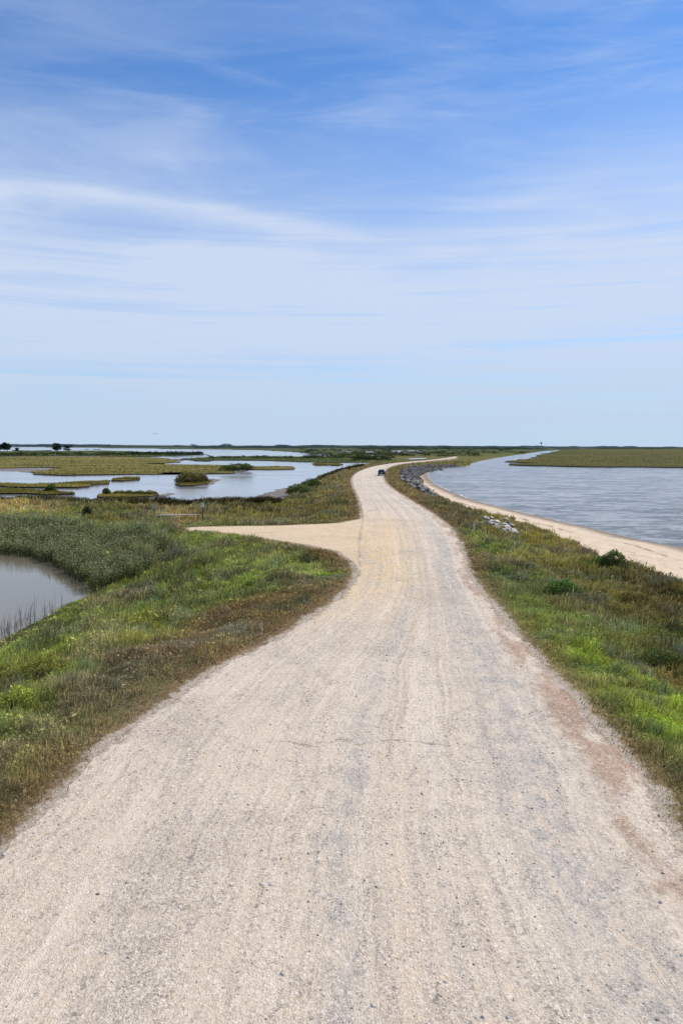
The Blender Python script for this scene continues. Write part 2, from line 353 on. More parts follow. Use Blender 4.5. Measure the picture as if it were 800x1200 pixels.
def mat_water(name, base, waves, rough=.06, spec=.5):
    m, nt, out = newmat(name); g = N(nt); P = g.n('ShaderNodeNewGeometry').outputs['Position']
    nrm = None; hsum = None
    for sc, amp, stretch in waves:
        n = g.noise(g.map(P, (sc*stretch[0], sc*stretch[1], sc), (sc*3, 0, 0), (0, 0, stretch[2])), 1.0, 4, .6, .4)
        n = g.math('MULTIPLY', n, amp); hsum = n if hsum is None else g.math('ADD', hsum, n)
    nrm = g.bump(hsum, 1.0, 1.0)
    patch = g.noise(g.map(P, (.02, .06, 1)), 1.0, 4, .6, .5)
    r = g.rng(patch, .45, .62, rough, rough+.10)
    g.bsdf(base, r, nrm, out, spec=spec, IOR=1.33); return m

M = {}
M['ground'] = mat_ground(); M['sand'] = mat_sand(); M['leaf'] = mat_leaf('grass_leaf', .25); M['bush'] = mat_leaf('shrub_leaf', .25)
M['road'] = mat_gravel(); M['turn'] = mat_gravel(True)
M['pondw'] = mat_water('pond_water', (.165, .142, .095), [(1.2, .006, (1, 1, 0)), (5, .0012, (1, 1, 0))], .02)
M['marshw'] = mat_water('marsh_water', (.33, .315, .31), [(.35, .02, (1, 1.6, .2)), (2.2, .006, (1, 2, .2))], .08)
M['riverw'] = mat_river() #'river_water', (.20, .185, .185), [(.16, .55, (1, 2.0, .15)), (.55, .26, (1, 1.7, -.1)), (2.0, .06, (1, 1.5, .2))], .16)
M['foam'] = mat_plain('shore_foam', (.60, .56, .50), .8, 0, .3, 1.5)

# ------------------------------------------------------------------ the sheets
nr, nc = xx.shape
idx = np.arange(nr*nc).reshape(nr, nc)
quads = np.stack([idx[:-1, :-1], idx[:-1, 1:], idx[1:, 1:], idx[1:, :-1]], -1).reshape(-1, 4)
qs = (issand[:-1, :-1] & issand[1:, 1:]).ravel()
V = np.stack([xx, yy, H], -1).reshape(-1, 3)
allcol = col.reshape(-1, 3)
def sub(mask): 
    f = quads[mask]; u_, inv = np.unique(f, return_inverse=True); return u_, inv.reshape(-1, 4)
u_, f_ = sub(~qs); tag(make_mesh('ground', V[u_], f_, M['ground'], allcol[u_], attrs={'dr': DR.ravel()[u_]}, smooth=True), kind='structure')
u_, f_ = sub(qs); tag(make_mesh('beach', V[u_], f_, M['sand'], scol.reshape(-1, 3)[u_], smooth=True), kind='structure')

cl = (Ls+Rs)/2; seg = np.r_[0, np.cumsum(np.linalg.norm(np.diff(cl, axis=0), axis=1))]
U = np.linspace(-1, 1, 41); wl = (fbm(seg/1.1, seg*0, 41, 4)-.5)*.9; wr_ = (fbm(seg/1.1, seg*0+9, 42, 4)-.5)*.9
# finer rows
ns = np.concatenate([np.arange(0, 110, .3), np.arange(110, seg[-1], 1.0)])
def res(a): return np.interp(ns, seg, a)
lx, ly, rx, ry = res(Ls[:, 0]), res(Ls[:, 1]), res(Rs[:, 0]), res(Rs[:, 1])
wid = np.hypot(rx-lx, ry-ly)
a_ = ((fbm(ns/.45, ns*0, 41, 5)-.5)*.3+(fbm(ns/5, ns*0, 43, 2)-.5)*.15)/wid; b_ = ((fbm(ns/.45, ns*0+9, 42, 5)-.5)*.3+(fbm(ns/5, ns*0+9, 44, 2)-.5)*.15)/wid
RV = []; RU = []; RS = []; RE = []
for u in U:
    t = (u+1)/2; t = a_+(1-a_-b_)*t
    crown = .05*(1-u*u)+.012*np.sin(u*9)
    RV.append(np.stack([lx+(rx-lx)*t, ly+(ry-ly)*t, np.full(len(ns), .012+crown)], -1)); RU.append(np.full(len(ns), u)); RS.append(ns); RE.append((1-abs(u))*wid/2)
RV = np.array(RV).transpose(1, 0, 2); n_r = len(ns); n_c = len(U)
ii = np.arange(n_r*n_c).reshape(n_r, n_c)
rq = np.stack([ii[:-1, :-1], ii[:-1, 1:], ii[1:, 1:], ii[1:, :-1]], -1).reshape(-1, 4)
tag(make_mesh('road', RV.reshape(-1, 3), rq, M['road'], attrs={'ru': np.array(RU).T.ravel(), 'rv': np.array(RS).T.ravel(), 're': np.array(RE).T.ravel()}, smooth=True), kind='structure')

def densify(P, step, amp, seed, ns_=None):
    ns_ = ns_ or step*2.5
    out = []; n = len(P); s = 0
    for i in range(n):
        a = np.array(P[i]); b = np.array(P[(i+1) % n]); L = np.linalg.norm(b-a); k = int(max(1, min(60, L//step)))
        d = (b-a)/(L+1e-9); nrm = np.array([-d[1], d[0]])
        for j in range(k):
            p = a+(b-a)*j/k
            w = (float(fbm(np.array([p[0]/ns_]), np.array([p[1]/ns_]), seed, 4)[0])-.5)*2*amp
            out.append(p+nrm*w)
    return out
def sheet(name, P, z, mat, wall=None, mat2=None, attrs=True):
    bm = bmesh.new(); vs = [bm.verts.new((p[0], p[1], z)) for p in P]
    f = bm.faces.new(vs)
    if f.normal.z < 0: f.normal_flip()
    bm.faces.ensure_lookup_table()
    if wall is not None:
        lo = [bm.verts.new((p[0]*1.0, p[1], wall)) for p in P]
        for i in range(len(P)):
            j = (i+1) % len(P); q = bm.faces.new((vs[i], vs[j], lo[j], lo[i])); q.material_index = 1
    bmesh.ops.triangulate(bm, faces=[x for x in bm.faces if len(x.verts) > 4])
    bmesh.ops.recalc_face_normals(bm, faces=bm.faces) if wall is not None else None
    me = bpy.data.meshes.new(name); bm.to_mesh(me); bm.free(); me.materials.append(mat)
    if mat2: me.materials.append(mat2)
    o = bpy.data.objects.new(name, me); C.objects.link(o); tag(o, kind='structure'); return o
sheet('turnout', densify(turn_poly, .8, .18, 3), -.002, M['turn'])
B = 60000
clx = [(p[0], p[1]) for p in cl[::6]]
sheet('pond_water', [(-70, 5), (-1.5, 5), (-3.5, 30), (-8, 50), (-14, 78), (-90, 78)], WZ, M['pondw'])
mid_pts = [(cl[i][0], cl[i][1]) for i in range(0, len(cl), 12) if cl[i][1] > 82]
endx, endy = mid_pts[-1]
sheet('marsh_water', [(-B, 82), (-14, 82.0)]+mid_pts+[(endx*1.6, endy*2.6), (endx*60, B), (-B, B)], WZ, M['marshw'])
sheet('river', [(3, 5)]+[(cl[i][0]+.3, cl[i][1]) for i in range(0, len(cl), 12) if cl[i][1] > 20]+[(endx*1.6+.3, endy*2.6), (endx*60+1, B), (B, B), (B, 5)], WZ, M['riverw'])

# marsh islands and flats: raised turf with a dark mud bank
def mat_island(name, a, b, sc=.09):
    m, nt, out = newmat(name); g = N(nt); P = g.n('ShaderNodeNewGeometry').outputs['Position']
    n = g.noise(g.map(P, (.35, 1.3, 1)), sc, 7, .66, .8); n2 = g.noise(P, 1.3, 5, .7)
    c = g.mix(g.rng(n, .36, .62), a, b); c = g.mix(1.0, c, g.rng(n2, .3, .7, .7, 1.2), 'MULTIPLY')
    g.bsdf(c, .95, g.bump(n2, .8, .2), out, spec=.05); return m
M['isl'] = mat_island('marsh_turf', tuple(lin((104,98,54))), tuple(lin((140,128,74))))
M['isl_dark'] = mat_island('dark_marsh_turf', tuple(lin((72,82,48))), tuple(lin((96,102,58))), .02)
M['isl_r'] = mat_island('green_marsh_turf', tuple(lin((82,84,44))), tuple(lin((104,96,54))), .012)
M['mudflat'] = mat_island('wet_mud', tuple(lin((120,112,106))), tuple(lin((146,138,132))), .3)
M['mud'] = mat_plain('bank_mud', lin((46,38,30)), .8, 0, .35, .8)
ISL = [
('marsh', 'isl', [(-400,547),(0,548.5),(49,547.2),(70,548),(56,550.8),(42,553.4),(43,555),(81,555.9),(130,556),(185,555.4),(190,553.7),(210,553.6),(232,555.3),(264,554.3),(286,552.2),(287,549.6),(312,550),(336,548),(335,546.4),(300,546.2),(291,545.6),(237,544.5),(206,544.1),(180,543.4),(196,542),(210,541.4),(211,538.3),(176,536.2),(120,534.8),(0,535),(-400,535.5)], -1.5),
('marsh', 'isl_dark', [(-400,529),(0,528.8),(60,528.4),(120,527.8),(165,529),(205,530.5),(235,531.7),(233,532.9),(205,534),(165,534.9),(120,533.9),(0,534.2),(-400,534.5)], -1.5),
('marsh', 'isl_dark', [(216,538.3),(245,535.4),(262,534.4),(300,534.8),(336,535),(385,534.6),(440,533),(470,533),(455,540.5),(420,541.2),(395,541.6),(350,540.6),(315,540),(300,539.3),(252,539.2),(243,540.2),(218,539.8)], -1.5),
('marsh_island', 'isl', [(369,543.2),(376,542.5),(383,543.3),(383,544.5),(374,544.8)], -1.5),
('marsh_island', 'isl', [(385,543.2),(392,542.6),(398,543.6),(397,545),(388,545)], -1.5),
('marsh_island', 'isl', [(-400,564),(0,565.8),(30,566.8),(62,566.5),(97,563.4),(130,562.6),(129,566),(105,567.6),(104,569.6),(92,570.8),(54,570.6),(13,570.2),(0,569),(-400,568)], -1.5),
('marsh_island', 'isl', [(-400,569),(0,572),(32,573),(65,575.2),(88,577),(86,578),(54,578.6),(31,577.4),(0,577.6),(-400,575)], -1.5),
('marsh_island', 'isl', [(113,580.5),(121,577.5),(158,576.5),(183,577),(186,579.6),(175,581.2),(148,581.9),(114,582)], -1.5),
('marsh_island', 'isl', [(127,561.4),(140,559.8),(148,558.6),(163,559),(165,561.6),(145,563),(129,562.8)], -1.5),
('marsh_island', 'isl', [(203,566.5),(213,563.5),(238,562),(250,562.4),(242,566.5),(228,568.5),(212,568.8)], -1.5),
('marsh', 'isl_r', [(652,528.4),(636,532.4),(623,536.2),(612,540.5),(603,543),(606,545),(632,545.8),(677,546.4),(800,547),(1500,547),(1500,525.6),(800,524.9),(700,525.2),(668,526.4)], -1.4),
]
isl_polys = []
for i, (nm, mt, px, z) in enumerate(ISL):
    Pw = [at(*p, z) for p in px]
    dmean = np.mean([p[1] for p in Pw if abs(p[0]) < 600] or [200])
    st = max(1.2, dmean/120)
    am = min(dmean, 420)**2/(9.3*739)*.62; Q = densify(Pw, st*.7, am if nm == 'marsh' else am*.45, 50+i, am*2.2+st)
    sheet(nm, Q, z+.004*i, M[mt], WZ-.25, M['mud'])
    isl_polys.append((np.array(Q), z, mt))
# wet mud aprons, barely above the water
for px in ([(205,568.5),(212,569.6),(232,570.2),(248,567.5),(259,562.2),(250,561),(240,561.5),(215,566)],
           [(150,583),(184,580.5),(197,577.5),(205,578.6),(190,582.2),(165,583.6)],
           [(0,548.8),(50,547.6),(66,549),(50,552.6),(38,554.4),(20,552.5),(0,552)],
           [(262,555.4),(286,553),(291,551.6),(286,551),(264,553)]):
    sheet('mudflat', densify([at(*p, WZ+.03) for p in px], 1.5, .6, 77), WZ+.03, M['mudflat'])
# shallow pools lying in the far flats
for px in ([(16,525.2),(60,525.4),(62,527.4),(40,528),(14,527.6)], [(98,525.6),(104,525.2),(103,526.4)], [(110,525),(119,525),(118,526.2),(109,526.2)],
           [(399,528),(411,527.8),(410,529.2),(400,529.3)], [(428,529),(438,528.7),(438,530),(429,530.1)], [(457,528),(498,527.6),(496,529.8),(475,530.4),(457,530)],
           [(435,533.4),(451,533.2),(450,534.2),(436,534.4)], [(478,537.3),(500,536.6),(497,537.9),(480,538.4)], [(678,525.0),(700,525.0),(698,525.6),(680,525.7)]):
    sheet('pool', densify([at(*p, -1.02) for p in px], 6, 2, 5), -1.02, M['marshw'])
sheet('bay', [at(-900,519.3,-1.0), at(-400,520.2,-1.0), at(0,521.2,-1.0), at(150,521.7,-1.0), at(250,522.3,-1.0), at(345,522.4,-1.0), (-3000, 58000), (-58000, 58000)], -1.0, M['marshw'])

# ------------------------------------------------------------------ grass: baked blades in stuff objects
def blades(x, y, z, h, w, colr, lean=.35, wind=None, tip=1.25, curl=.5):
    n = len(x)
    az = rng.uniform(0, 2*PI, n); ca, sa = np.cos(az), np.sin(az)
    la = rng.uniform(0, 2*PI, n); lm = rng.uniform(.05, 1, n)*lean*h
    wx, wy = (0.18, -0.1) if wind is None else wind
    lx_ = np.cos(la)*lm+wx*h; ly_ = np.sin(la)*lm+wy*h
    b0 = np.stack([x-ca*w/2, y-sa*w/2, z-.03*h], -1); b1 = np.stack([x+ca*w/2, y+sa*w/2, z-.03*h], -1)
    mx = x+lx_*.35; my = y+ly_*.35; mz = z+h*.58
    m0 = np.stack([mx-ca*w*.4, my-sa*w*.4, mz], -1); m1 = np.stack([mx+ca*w*.4, my+sa*w*.4, mz], -1)
    t0 = np.stack([x+lx_, y+ly_, z+h*(1-curl*.2*lm/np.maximum(h, .01))], -1)
    Vv = np.stack([b0, b1, m1, m0, t0], 1).reshape(-1, 3)
    k = (np.arange(n)*5)[:, None]
    Ff = np.concatenate([k+np.array([[0, 1, 2]]), k+np.array([[0, 2, 3]]), k+np.array([[3, 2, 4]])], 0)
    cc = np.stack([colr*.42, colr*.42, colr*.95, colr*.95, colr*tip], 1).reshape(-1, 3)  # blade bases darkened, painting the shadow low in the grass
    return Vv, Ff, cc
def leaves(x, y, z, s, colr, up=0.0):
    n = len(x); q = rng.normal(size=(n, 3))+np.array([0, 0, up]); q /= np.linalg.norm(q, axis=1)[:, None]
    a = np.cross(q, rng.normal(size=(n, 3))); a /= np.linalg.norm(a, axis=1)[:, None]
    b = np.cross(q, a)
    p = np.stack([x, y, z], -1); s = np.asarray(s).reshape(-1, 1)*np.ones((n, 1))
    Vv = np.stack([p-a*s, p+b*s*.45, p+a*s, p-b*s*.45], 1).reshape(-1, 3)
    k = (np.arange(n)*4)[:, None]; Ff = np.concatenate([k+np.array([[0, 1, 2]]), k+np.array([[0, 2, 3]])], 0)
    return Vv, Ff, np.repeat(colr, 4, 0)
def merge(parts):
    vs, fs, cs = [], [], []; o = 0
    for v, f, c in parts:
        vs.append(v); fs.append(f+o); cs.append(c); o += len(v)
    return np.concatenate(vs), np.concatenate(fs), np.concatenate(cs)
def bil(A, r, c):
    i = r.astype(int); j = c.astype(int); fr_ = r-i; fc = c-j
    if A.ndim == 3: fr_ = fr_[:, None]; fc = fc[:, None]
    return (A[i, j]*(1-fc)+A[i, j+1]*fc)*(1-fr_)+(A[i+1, j]*(1-fc)+A[i+1, j+1]*fc)*fr_
def sample(n, mask, r0, r1, c0, c1):
    """random points on the ground sheet where mask holds"""
    rr = rng.uniform(r0, r1, n); cc = rng.uniform(c0, c1, n)
    keep = mask[rr.astype(int), cc.astype(int)]; return rr[keep], cc[keep]
c_lo = int(np.searchsorted(T, -.66)); c_hi = int(np.searchsorted(T, .66))
r_near = int(np.searchsorted(rows, 8)); r_mid = int(np.searchsorted(rows, 75)); r_far = int(np.searchsorted(rows, 420))
SPc = SC[..., :3]
heap = pdist(xx.ravel(), yy.ravel(), W([(562,606),(575,606),(600,614),(614,626),(600,629),(572,622)], -.9)).reshape(xx.shape)
land = (DW > .15) & (DR > -.22) & ~issand & (MF < .5) & (RPm < .5) & (heap > .3)
clump = fbm(xx/.8, yy/.8, 61, 3); patch = fbm(xx/3.2, yy/3.2, 62, 3)
HG = PH*.62*(.15+1.6*ss(.25, .75, clump))*(.35+1.3*patch)*ss(-.2, 1.6, DR)*1.0
HG = HG*ss(-.5, 4, DP)*.999
HG = HG*(1-.6*ss(1.2, 0, DS)*(DV < 40)*(DS>0))
colb = SPc*1.0
wn = lambda s_, k_, a_, b_: ss(a_, b_, fbm(xx/s_, yy/s_, k_, 4))[..., None]
lum = SPc.mean(-1, keepdims=True)
colb = colb*.75+lum*np.array([1.25, 1.12, .55])*.25; colb = colb*np.array([1.04, 1.03, .88])
colb = colb*(1-.55*wn(2.6, 101, .52, .64))+.55*wn(2.6, 101, .52, .64)*lum*np.array([1.55, 1.45, .62])      # yellowing tufts
colb = colb*(1-.78*wn(1.9, 102, .55, .68))+.78*wn(1.9, 102, .55, .68)*lum*np.array([.42, .55, .27])          # dark green hollows, shade between tufts mixed into the colour
colb = colb*(1-.5*wn(3.4, 103, .56, .68))+.5*wn(3.4, 103, .56, .68)*lum*np.array([1.35, 1.05, .72])        # dead brown stems
colb = colb*(1-.45*wn(1.5, 104, .6, .7))+.45*wn(1.5, 104, .6, .7)*lum*np.array([.95, 1.15, .95])           # grey-green weeds
colb = colb*(.42+1.16*fbm(xx/.75, yy/.75, 105, 3))[..., None]
brown = np.array(lin((122,96,66))); straw = np.array(lin((176,156,100)))
# dry tint close to the road, on both sides
fr2 = (1-ss(.2, 1.8, DR+(n1-.5)*1.8))[..., None]*.65
colb = colb*(1-fr2)+lin((118,94,70))*fr2
GAIN = 2.85
def grass(name, n, r0, r1, label, cat, mask=land, wpx=.62, hm=1.0, gain=1.0):
    r, c = sample(n, mask, r0, r1, c_lo, c_hi-1)
    # thinner right at the road edge and at the sand
    d = bil(DR, r, c); keep = rng.uniform(0, 1, len(r)) < ss(-.35, .9, d)*.9+.1*(d > .3)
    r, c = r[keep], c[keep]
    x, y, z = bil(xx, r, c), bil(yy, r, c), bil(H, r, c); h = (bil(HG, r, c)+.03)*rng.uniform(.5, 1.5, len(r))*hm
    cl_ = bil(colb, r, c)
    n_ = len(r)
    v1 = rng.uniform(.6, 1.45, n_)[:, None]; hue = rng.normal(0, .07, n_)[:, None]
    cl_ = cl_*v1*np.concatenate([1+hue, 1-hue*.2, 1-hue*.6], 1)
    q = rng.uniform(0, 1, n_); pt = bil(patch, r, c)
    s_ = (q < .07+.25*(pt < .42)); cl_[s_] = cl_[s_]*.35+straw*.6*rng.uniform(.6, 1.2, s_.sum())[:, None]
    b_2 = (q > .9-.25*(pt > .58)); cl_[b_2] = cl_[b_2]*.4+brown*.5*rng.uniform(.5, 1.1, b_2.sum())[:, None]
    cl_ = cl_*GAIN*(1-.12*ss(48, 85, bil(yy, r, c)))[:, None]
    dist = np.hypot(x, y)
    w = np.maximum(.007, dist/739*wpx)*rng.uniform(.6, 1.3, n_)
    V_, F_, C_ = blades(x, y, z, np.maximum(h, .03), w, cl_, .55)
    parts = [(V_, F_, C_)]
    return parts, (r, c)
p1, _ = grass('verge_grass', 480000, r_near, r_mid, '', '')
# broad-leaved weeds mixed in
r, c = sample(420000, land & (DR > .5) & (patch > .36), r_near, r_mid, c_lo, c_hi-1)
x, y = bil(xx, r, c), bil(yy, r, c); h = np.maximum(bil(HG, r, c), .05); z = bil(H, r, c)+h*rng.uniform(.3, 1.0, len(r))
cw = bil(colb, r, c)*rng.uniform(.7, 1.5, len(r))[:, None]*GAIN*np.array([.86, .83, .74])
dist = np.hypot(x, y); p1.append(leaves(x, y, z, np.maximum(.014, dist/739*.75)*rng.gamma(3, .36, len(r))*(.6+.9*bil(fbm(xx/1.7, yy/1.7, 120, 3), r, c)), cw*(.55+.95*bil(fbm(xx/.6, yy/.6, 121, 3), r, c))[:, None], 1.3))
v_, f_, c_ = merge(p1)
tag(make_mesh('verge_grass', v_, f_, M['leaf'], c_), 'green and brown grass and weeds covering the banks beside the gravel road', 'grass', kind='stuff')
p2, _ = grass('marsh_grass', 330000, r_mid, r_far, '', '', wpx=.75)
v_, f_, c_ = merge(p2)
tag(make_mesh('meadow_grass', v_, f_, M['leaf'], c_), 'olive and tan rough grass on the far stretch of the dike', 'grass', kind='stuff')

# grass of the islands
parts = []
for Q, z, mt in isl_polys:
    n = 40000
    x0, x1 = Q[:, 0].min(), Q[:, 0].max(); y0, y1 = Q[:, 1].min(), Q[:, 1].max()
    t0, t1 = -.62, .62
    y = 1/rng.uniform(1/y1, 1/y0, n); x = rng.uniform(-1, 1, n)*.62*y
    ok = (x > x0) & (x < x1); x, y = x[ok], y[ok]; d = pdist(x, y, Q[::2] if len(Q) > 400 else Q); ok = (d < -.15); x, y, d = x[ok], y[ok], d[ok]
    n = len(x)
    if n == 0: continue
    pn = fbm(x/34, y/13, 71, 4); base = {'isl': (108,102,48), 'isl_dark': (74,84,48), 'isl_r': (84,84,44)}[mt]; alt = {'isl': (154,140,72), 'isl_dark': (98,104,58), 'isl_r': (108,98,54)}[mt]
    k = ss(.38, .62, pn)[:, None]; cc = (lin(base)*(1-k)+lin(alt)*k)*rng.uniform(.85, 1.2, n)[:, None]
    h = rng.uniform(.15, .42, n)*(.3+1.0*fbm(x/3, y/6, 72, 2))
    parts.append(blades(x, y, np.full(n, z), h, np.hypot(x, y)/739*.8, cc*1.5*(.45+1.1*fbm(x/24, y/7, 74, 4))[:, None], .5))
v_, f_, c_ = merge(parts)
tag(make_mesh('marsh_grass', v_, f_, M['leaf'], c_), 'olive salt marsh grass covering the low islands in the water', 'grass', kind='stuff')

# reed bed round the pond: tall stems with drooping leaves and pale heads
def reeds(name, polys, n, hh, colr, label, head=None, leaf=4, wpx=.5, thick=.5):
    parts = []
    for px, z in polys:
        Q = np.array([at(*p, z) for p in px])
        x = rng.uniform(Q[:, 0].min(), Q[:, 0].max(), n*4); y = rng.uniform(Q[:, 1].min(), Q[:, 1].max(), n*4)
        ok = pdist(x, y, Q)+(fbm(x/1.5, y/1.5, 81, 2)-.5)*1.2 < 0; x, y = x[ok][:n], y[ok][:n]; m_ = len(x)
        z_ = np.maximum(terrain(x, y), WZ-.3); cl2 = fbm(x/1.4, y/1.4, 82, 3)
        h = hh*(.45+.9*cl2)*rng.uniform(.7, 1.2, m_); dist = np.hypot(x, y); w = dist/739*wpx
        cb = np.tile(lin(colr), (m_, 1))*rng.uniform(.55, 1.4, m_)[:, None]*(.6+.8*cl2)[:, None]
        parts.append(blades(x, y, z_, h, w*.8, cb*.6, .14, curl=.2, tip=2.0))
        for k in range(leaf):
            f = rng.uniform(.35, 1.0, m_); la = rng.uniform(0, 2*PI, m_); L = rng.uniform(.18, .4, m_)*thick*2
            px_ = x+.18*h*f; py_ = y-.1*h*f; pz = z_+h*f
            parts.append(leaves(px_+np.cos(la)*L*.4, py_+np.sin(la)*L*.4, pz, np.maximum(.05, w*1.6), cb*((.25+1.5*f**1.5)*rng.uniform(.8, 1.4, m_))[:, None], .5))  # stem and leaf colours darken downwards, painted shade at the reed bases
        if head is not None:
            q = rng.uniform(0, 1, m_) < .6
            parts.append(leaves(x[q]+.2*h[q], y[q]-.1*h[q], z_[q]+h[q]*1.02, np.maximum(.06, w[q]*1.5), np.tile(lin(head), (q.sum(), 1))*rng.uniform(.7, 1.2, q.sum())[:, None]))
    v_, f_, c_ = merge(parts)
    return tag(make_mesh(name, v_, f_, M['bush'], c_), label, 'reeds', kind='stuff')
reeds('reed_bed', [([(-60,641),(0,644),(32,647.5),(56,653),(83,672),(104,688),(125,684),(165,676),(190,655),(175,641),(120,633),(90,625),(50,618),(0,616),(-60,618)], -1.4)], 12000, 1.35, (122,128,84),
      'tall grey-green reeds leaning over the far bank of the near pond', (158,150,120), 5)
reeds('cattail_band', [([(-60,586),(0,588),(100,590.4),(190,593),(232,594),(290,593.6),(320,592),(334,594),(320,597),(240,597.5),(150,595),(60,592),(-60,590)], -1.7)], 5000, .75, (84,78,48),
      'dark band of rushes along the marsh edge behind the gate', None, 2)
reeds('rushes', [([(180,593),(232,594),(290,593.6),(322,592),(332,594),(320,597.5),(240,597.5),(190,596)], -1.7), ([(336,580),(352,570.5),(370,563.5),(386,556.6),(402,551),(424,546.3),(427,547.4),(404,553),(388,559.2),(372,566),(356,573.5),(341,582)], -1.4)], 3500, .95, (62,54,34),
      'dark brown rushes lining the marsh shore beside the bend of the road', None, 1)
# sparse dark stems standing in the pond
x = []; y = []
for px, py in [(p+rng.normal(0, 5), q+rng.normal(0, 2.5)) for p, q in ((2,744),(8,742),(18,737),(30,731),(38,727),(45,725),(52,721),(60,717),(25,733),(12,738),(34,728)) for _ in range(11)]:
    a, b = at(px, py, WZ); x.append(a); y.append(b)
x, y = np.array(x), np.array(y); n = len(x)
vv = blades(x, y, np.full(n, WZ-.1), rng.uniform(.2, 1.0, n)**1.3*1.5, rng.uniform(.012, .028, n), np.tile(lin((74,64,56)), (n, 1))*rng.uniform(.6, 1.6, n)[:, None], .38, (.08, 0))
tag(make_mesh('pond_stems', *vv[:2], M['bush'], vv[2]), 'thin dark dead stems standing in the near corner of the pond', 'reeds', kind='stuff')
# wildflowers
r, c = sample(26000, land & (fbm(xx/2.2, yy/2.2, 91, 3) > .56), r_near, r_mid, c_lo, c_hi-1)
x, y = bil(xx, r, c), bil(yy, r, c); z = bil(H, r, c)+bil(HG, r, c)*rng.uniform(.8, 1.1, len(r)); k = rng.uniform(0, 1, len(r)) < .18
cc = np.where(k[:, None], lin((226,222,196)), lin((190,176,70)))*rng.uniform(.6, 1., len(r))[:, None]
k2 = rng.uniform(0, 1, len(r)) < .3
vv = leaves(x[k2], y[k2], z[k2], np.maximum(.012, np.hypot(x, y)[k2]/739*.42), cc[k2])
tag(make_mesh('wildflowers', *vv[:2], M['leaf'], vv[2]), 'small white and yellow flower heads dotted through the roadside grass', 'flowers', kind='stuff')

# loose stones on the road
x = []; 
def stones(n):
    i = rng.integers(30, int(np.searchsorted(ns, 105)), n); u = np.clip(rng.choice([-.12, .15, .62, -.5, .9, -.92, .3], n)+rng.normal(0, .12, n), -.985, .985)
    t = (u+1)/2; x = lx[i]+(rx-lx)[i]*t+rng.uniform(-.2, .2, n); y = ly[i]+(ry-ly)[i]*t+rng.uniform(-.2, .2, n); z = .012+.05*(1-u*u)+.012*np.sin(u*9)
    s = rng.gamma(2.0, .0055, n)+.006
    o = np.array([[1,0,0],[-1,0,0],[0,1,0],[0,-1,0],[0,0,.8],[0,0,-.5]])
    a = rng.uniform(0, PI, n); R_ = np.stack([np.stack([np.cos(a), -np.sin(a), a*0], -1), np.stack([np.sin(a), np.cos(a), a*0], -1), np.stack([a*0, a*0, a*0+1], -1)], 1)
    vv = (o[None]*rng.uniform(.5, 1.2, (n, 6, 1)))@R_.transpose(0, 2, 1)*s[:, None, None]+np.stack([x, y, z], -1)[:, None]
    tri = np.array([[0,2,4],[2,1,4],[1,3,4],[3,0,4],[2,0,5],[1,2,5],[3,1,5],[0,3,5]])
    f = (np.arange(n)*6)[:, None, None]+tri[None]
    g_ = np.where(rng.uniform(0, 1, n) < .22, .17, rng.uniform(.38, .72, n))
    cc = g_[:, None]*np.array([1, .94, .86]); return vv.reshape(-1, 3), f.reshape(-1, 3), np.repeat(cc, 6, 0)
m, nt, out = newmat('loose_stone'); g = N(nt); g.bsdf(g.attr('Col'), .85, None, out, spec=.2); M['stone'] = m
vv = stones(26000)
tag(make_mesh('loose_gravel', *vv[:2], M['stone'], vv[2]), 'small loose stones scattered over the pale gravel road', 'gravel', kind='stuff')

# ------------------------------------------------------------------ rocks
def mat_rock(name, c, v=.35):
    m, nt, out = newmat(name); g = N(nt); P = g.n('ShaderNodeNewGeometry').outputs['Position']; n = g.noise(P, 3, 7, .7); rnd = g.n('ShaderNodeObjectInfo').outputs['Random']
    cc = g.mix(1.0, tuple(c), g.rng(n, .3, .7, 1-v, 1+v), 'MULTIPLY'); cc = g.mix(1.0, cc, g.rng(rnd, 0, 1, .35, 1.75, False), 'MULTIPLY')
    g.bsdf(cc, .9, g.bump(n, .6, .1), out, spec=.2); return m
M['rock'] = mat_rock('grey_boulder_stone', (.21, .19, .17)); M['rockw'] = mat_rock('pale_stone', (.47, .42, .36), .35)
def rock_mesh(seed, mat):
    r_ = random.Random(seed); bm = bmesh.new(); bmesh.ops.create_icosphere(bm, subdivisions=3, radius=.5)
    pl = [(Vector((r_.gauss(0,1), r_.gauss(0,1), r_.gauss(0,1))).normalized(), r_.uniform(.26, .42)) for _ in range(11)]
    for v in bm.verts:
        for nn, d in pl:
            k = v.co.dot(nn)-d
            if k > 0: v.co -= nn*k
        v.co += Vector((r_.gauss(0,.006), r_.gauss(0,.006), r_.gauss(0,.006)))
    s = Vector((r_.uniform(1,1.5), r_.uniform(.8,1.1), r_.uniform(.6,.9)))
    for v in bm.verts: v.co = Vector((v.co.x*s.x, v.co.y*s.y, v.co.z*s.z))
    me = bpy.data.meshes.new('boulder'); bm.to_mesh(me); bm.free(); me.materials.append(mat); return me
gm = [rock_mesh(i, M['rock']) for i in range(9)]; wm = [rock_mesh(40+i, M['rockw']) for i in range(7)]
def rock(name, me, x, y, z, s, label, group):
    o = bpy.data.objects.new(name, me); C.objects.link(o); o.location = (x, y, z); o.scale = (s, s, s*.85)
    o.rotation_euler = (random.uniform(-.4, .4), random.uniform(-.4, .4), random.uniform(0, 6.28)); tag(o, label, 'rock', group); return o
pts = []; tries = 0
bx0, by0 = rip.min(0); bx1, by1 = rip.max(0)
cand = np.stack([rng.uniform(bx0, bx1, 60000), rng.uniform(by0, by1, 60000)], -1); cd = pdist(cand[:, 0], cand[:, 1], rip); cand = cand[cd < -.1]
hz = terrain(cand[:, 0], cand[:, 1])
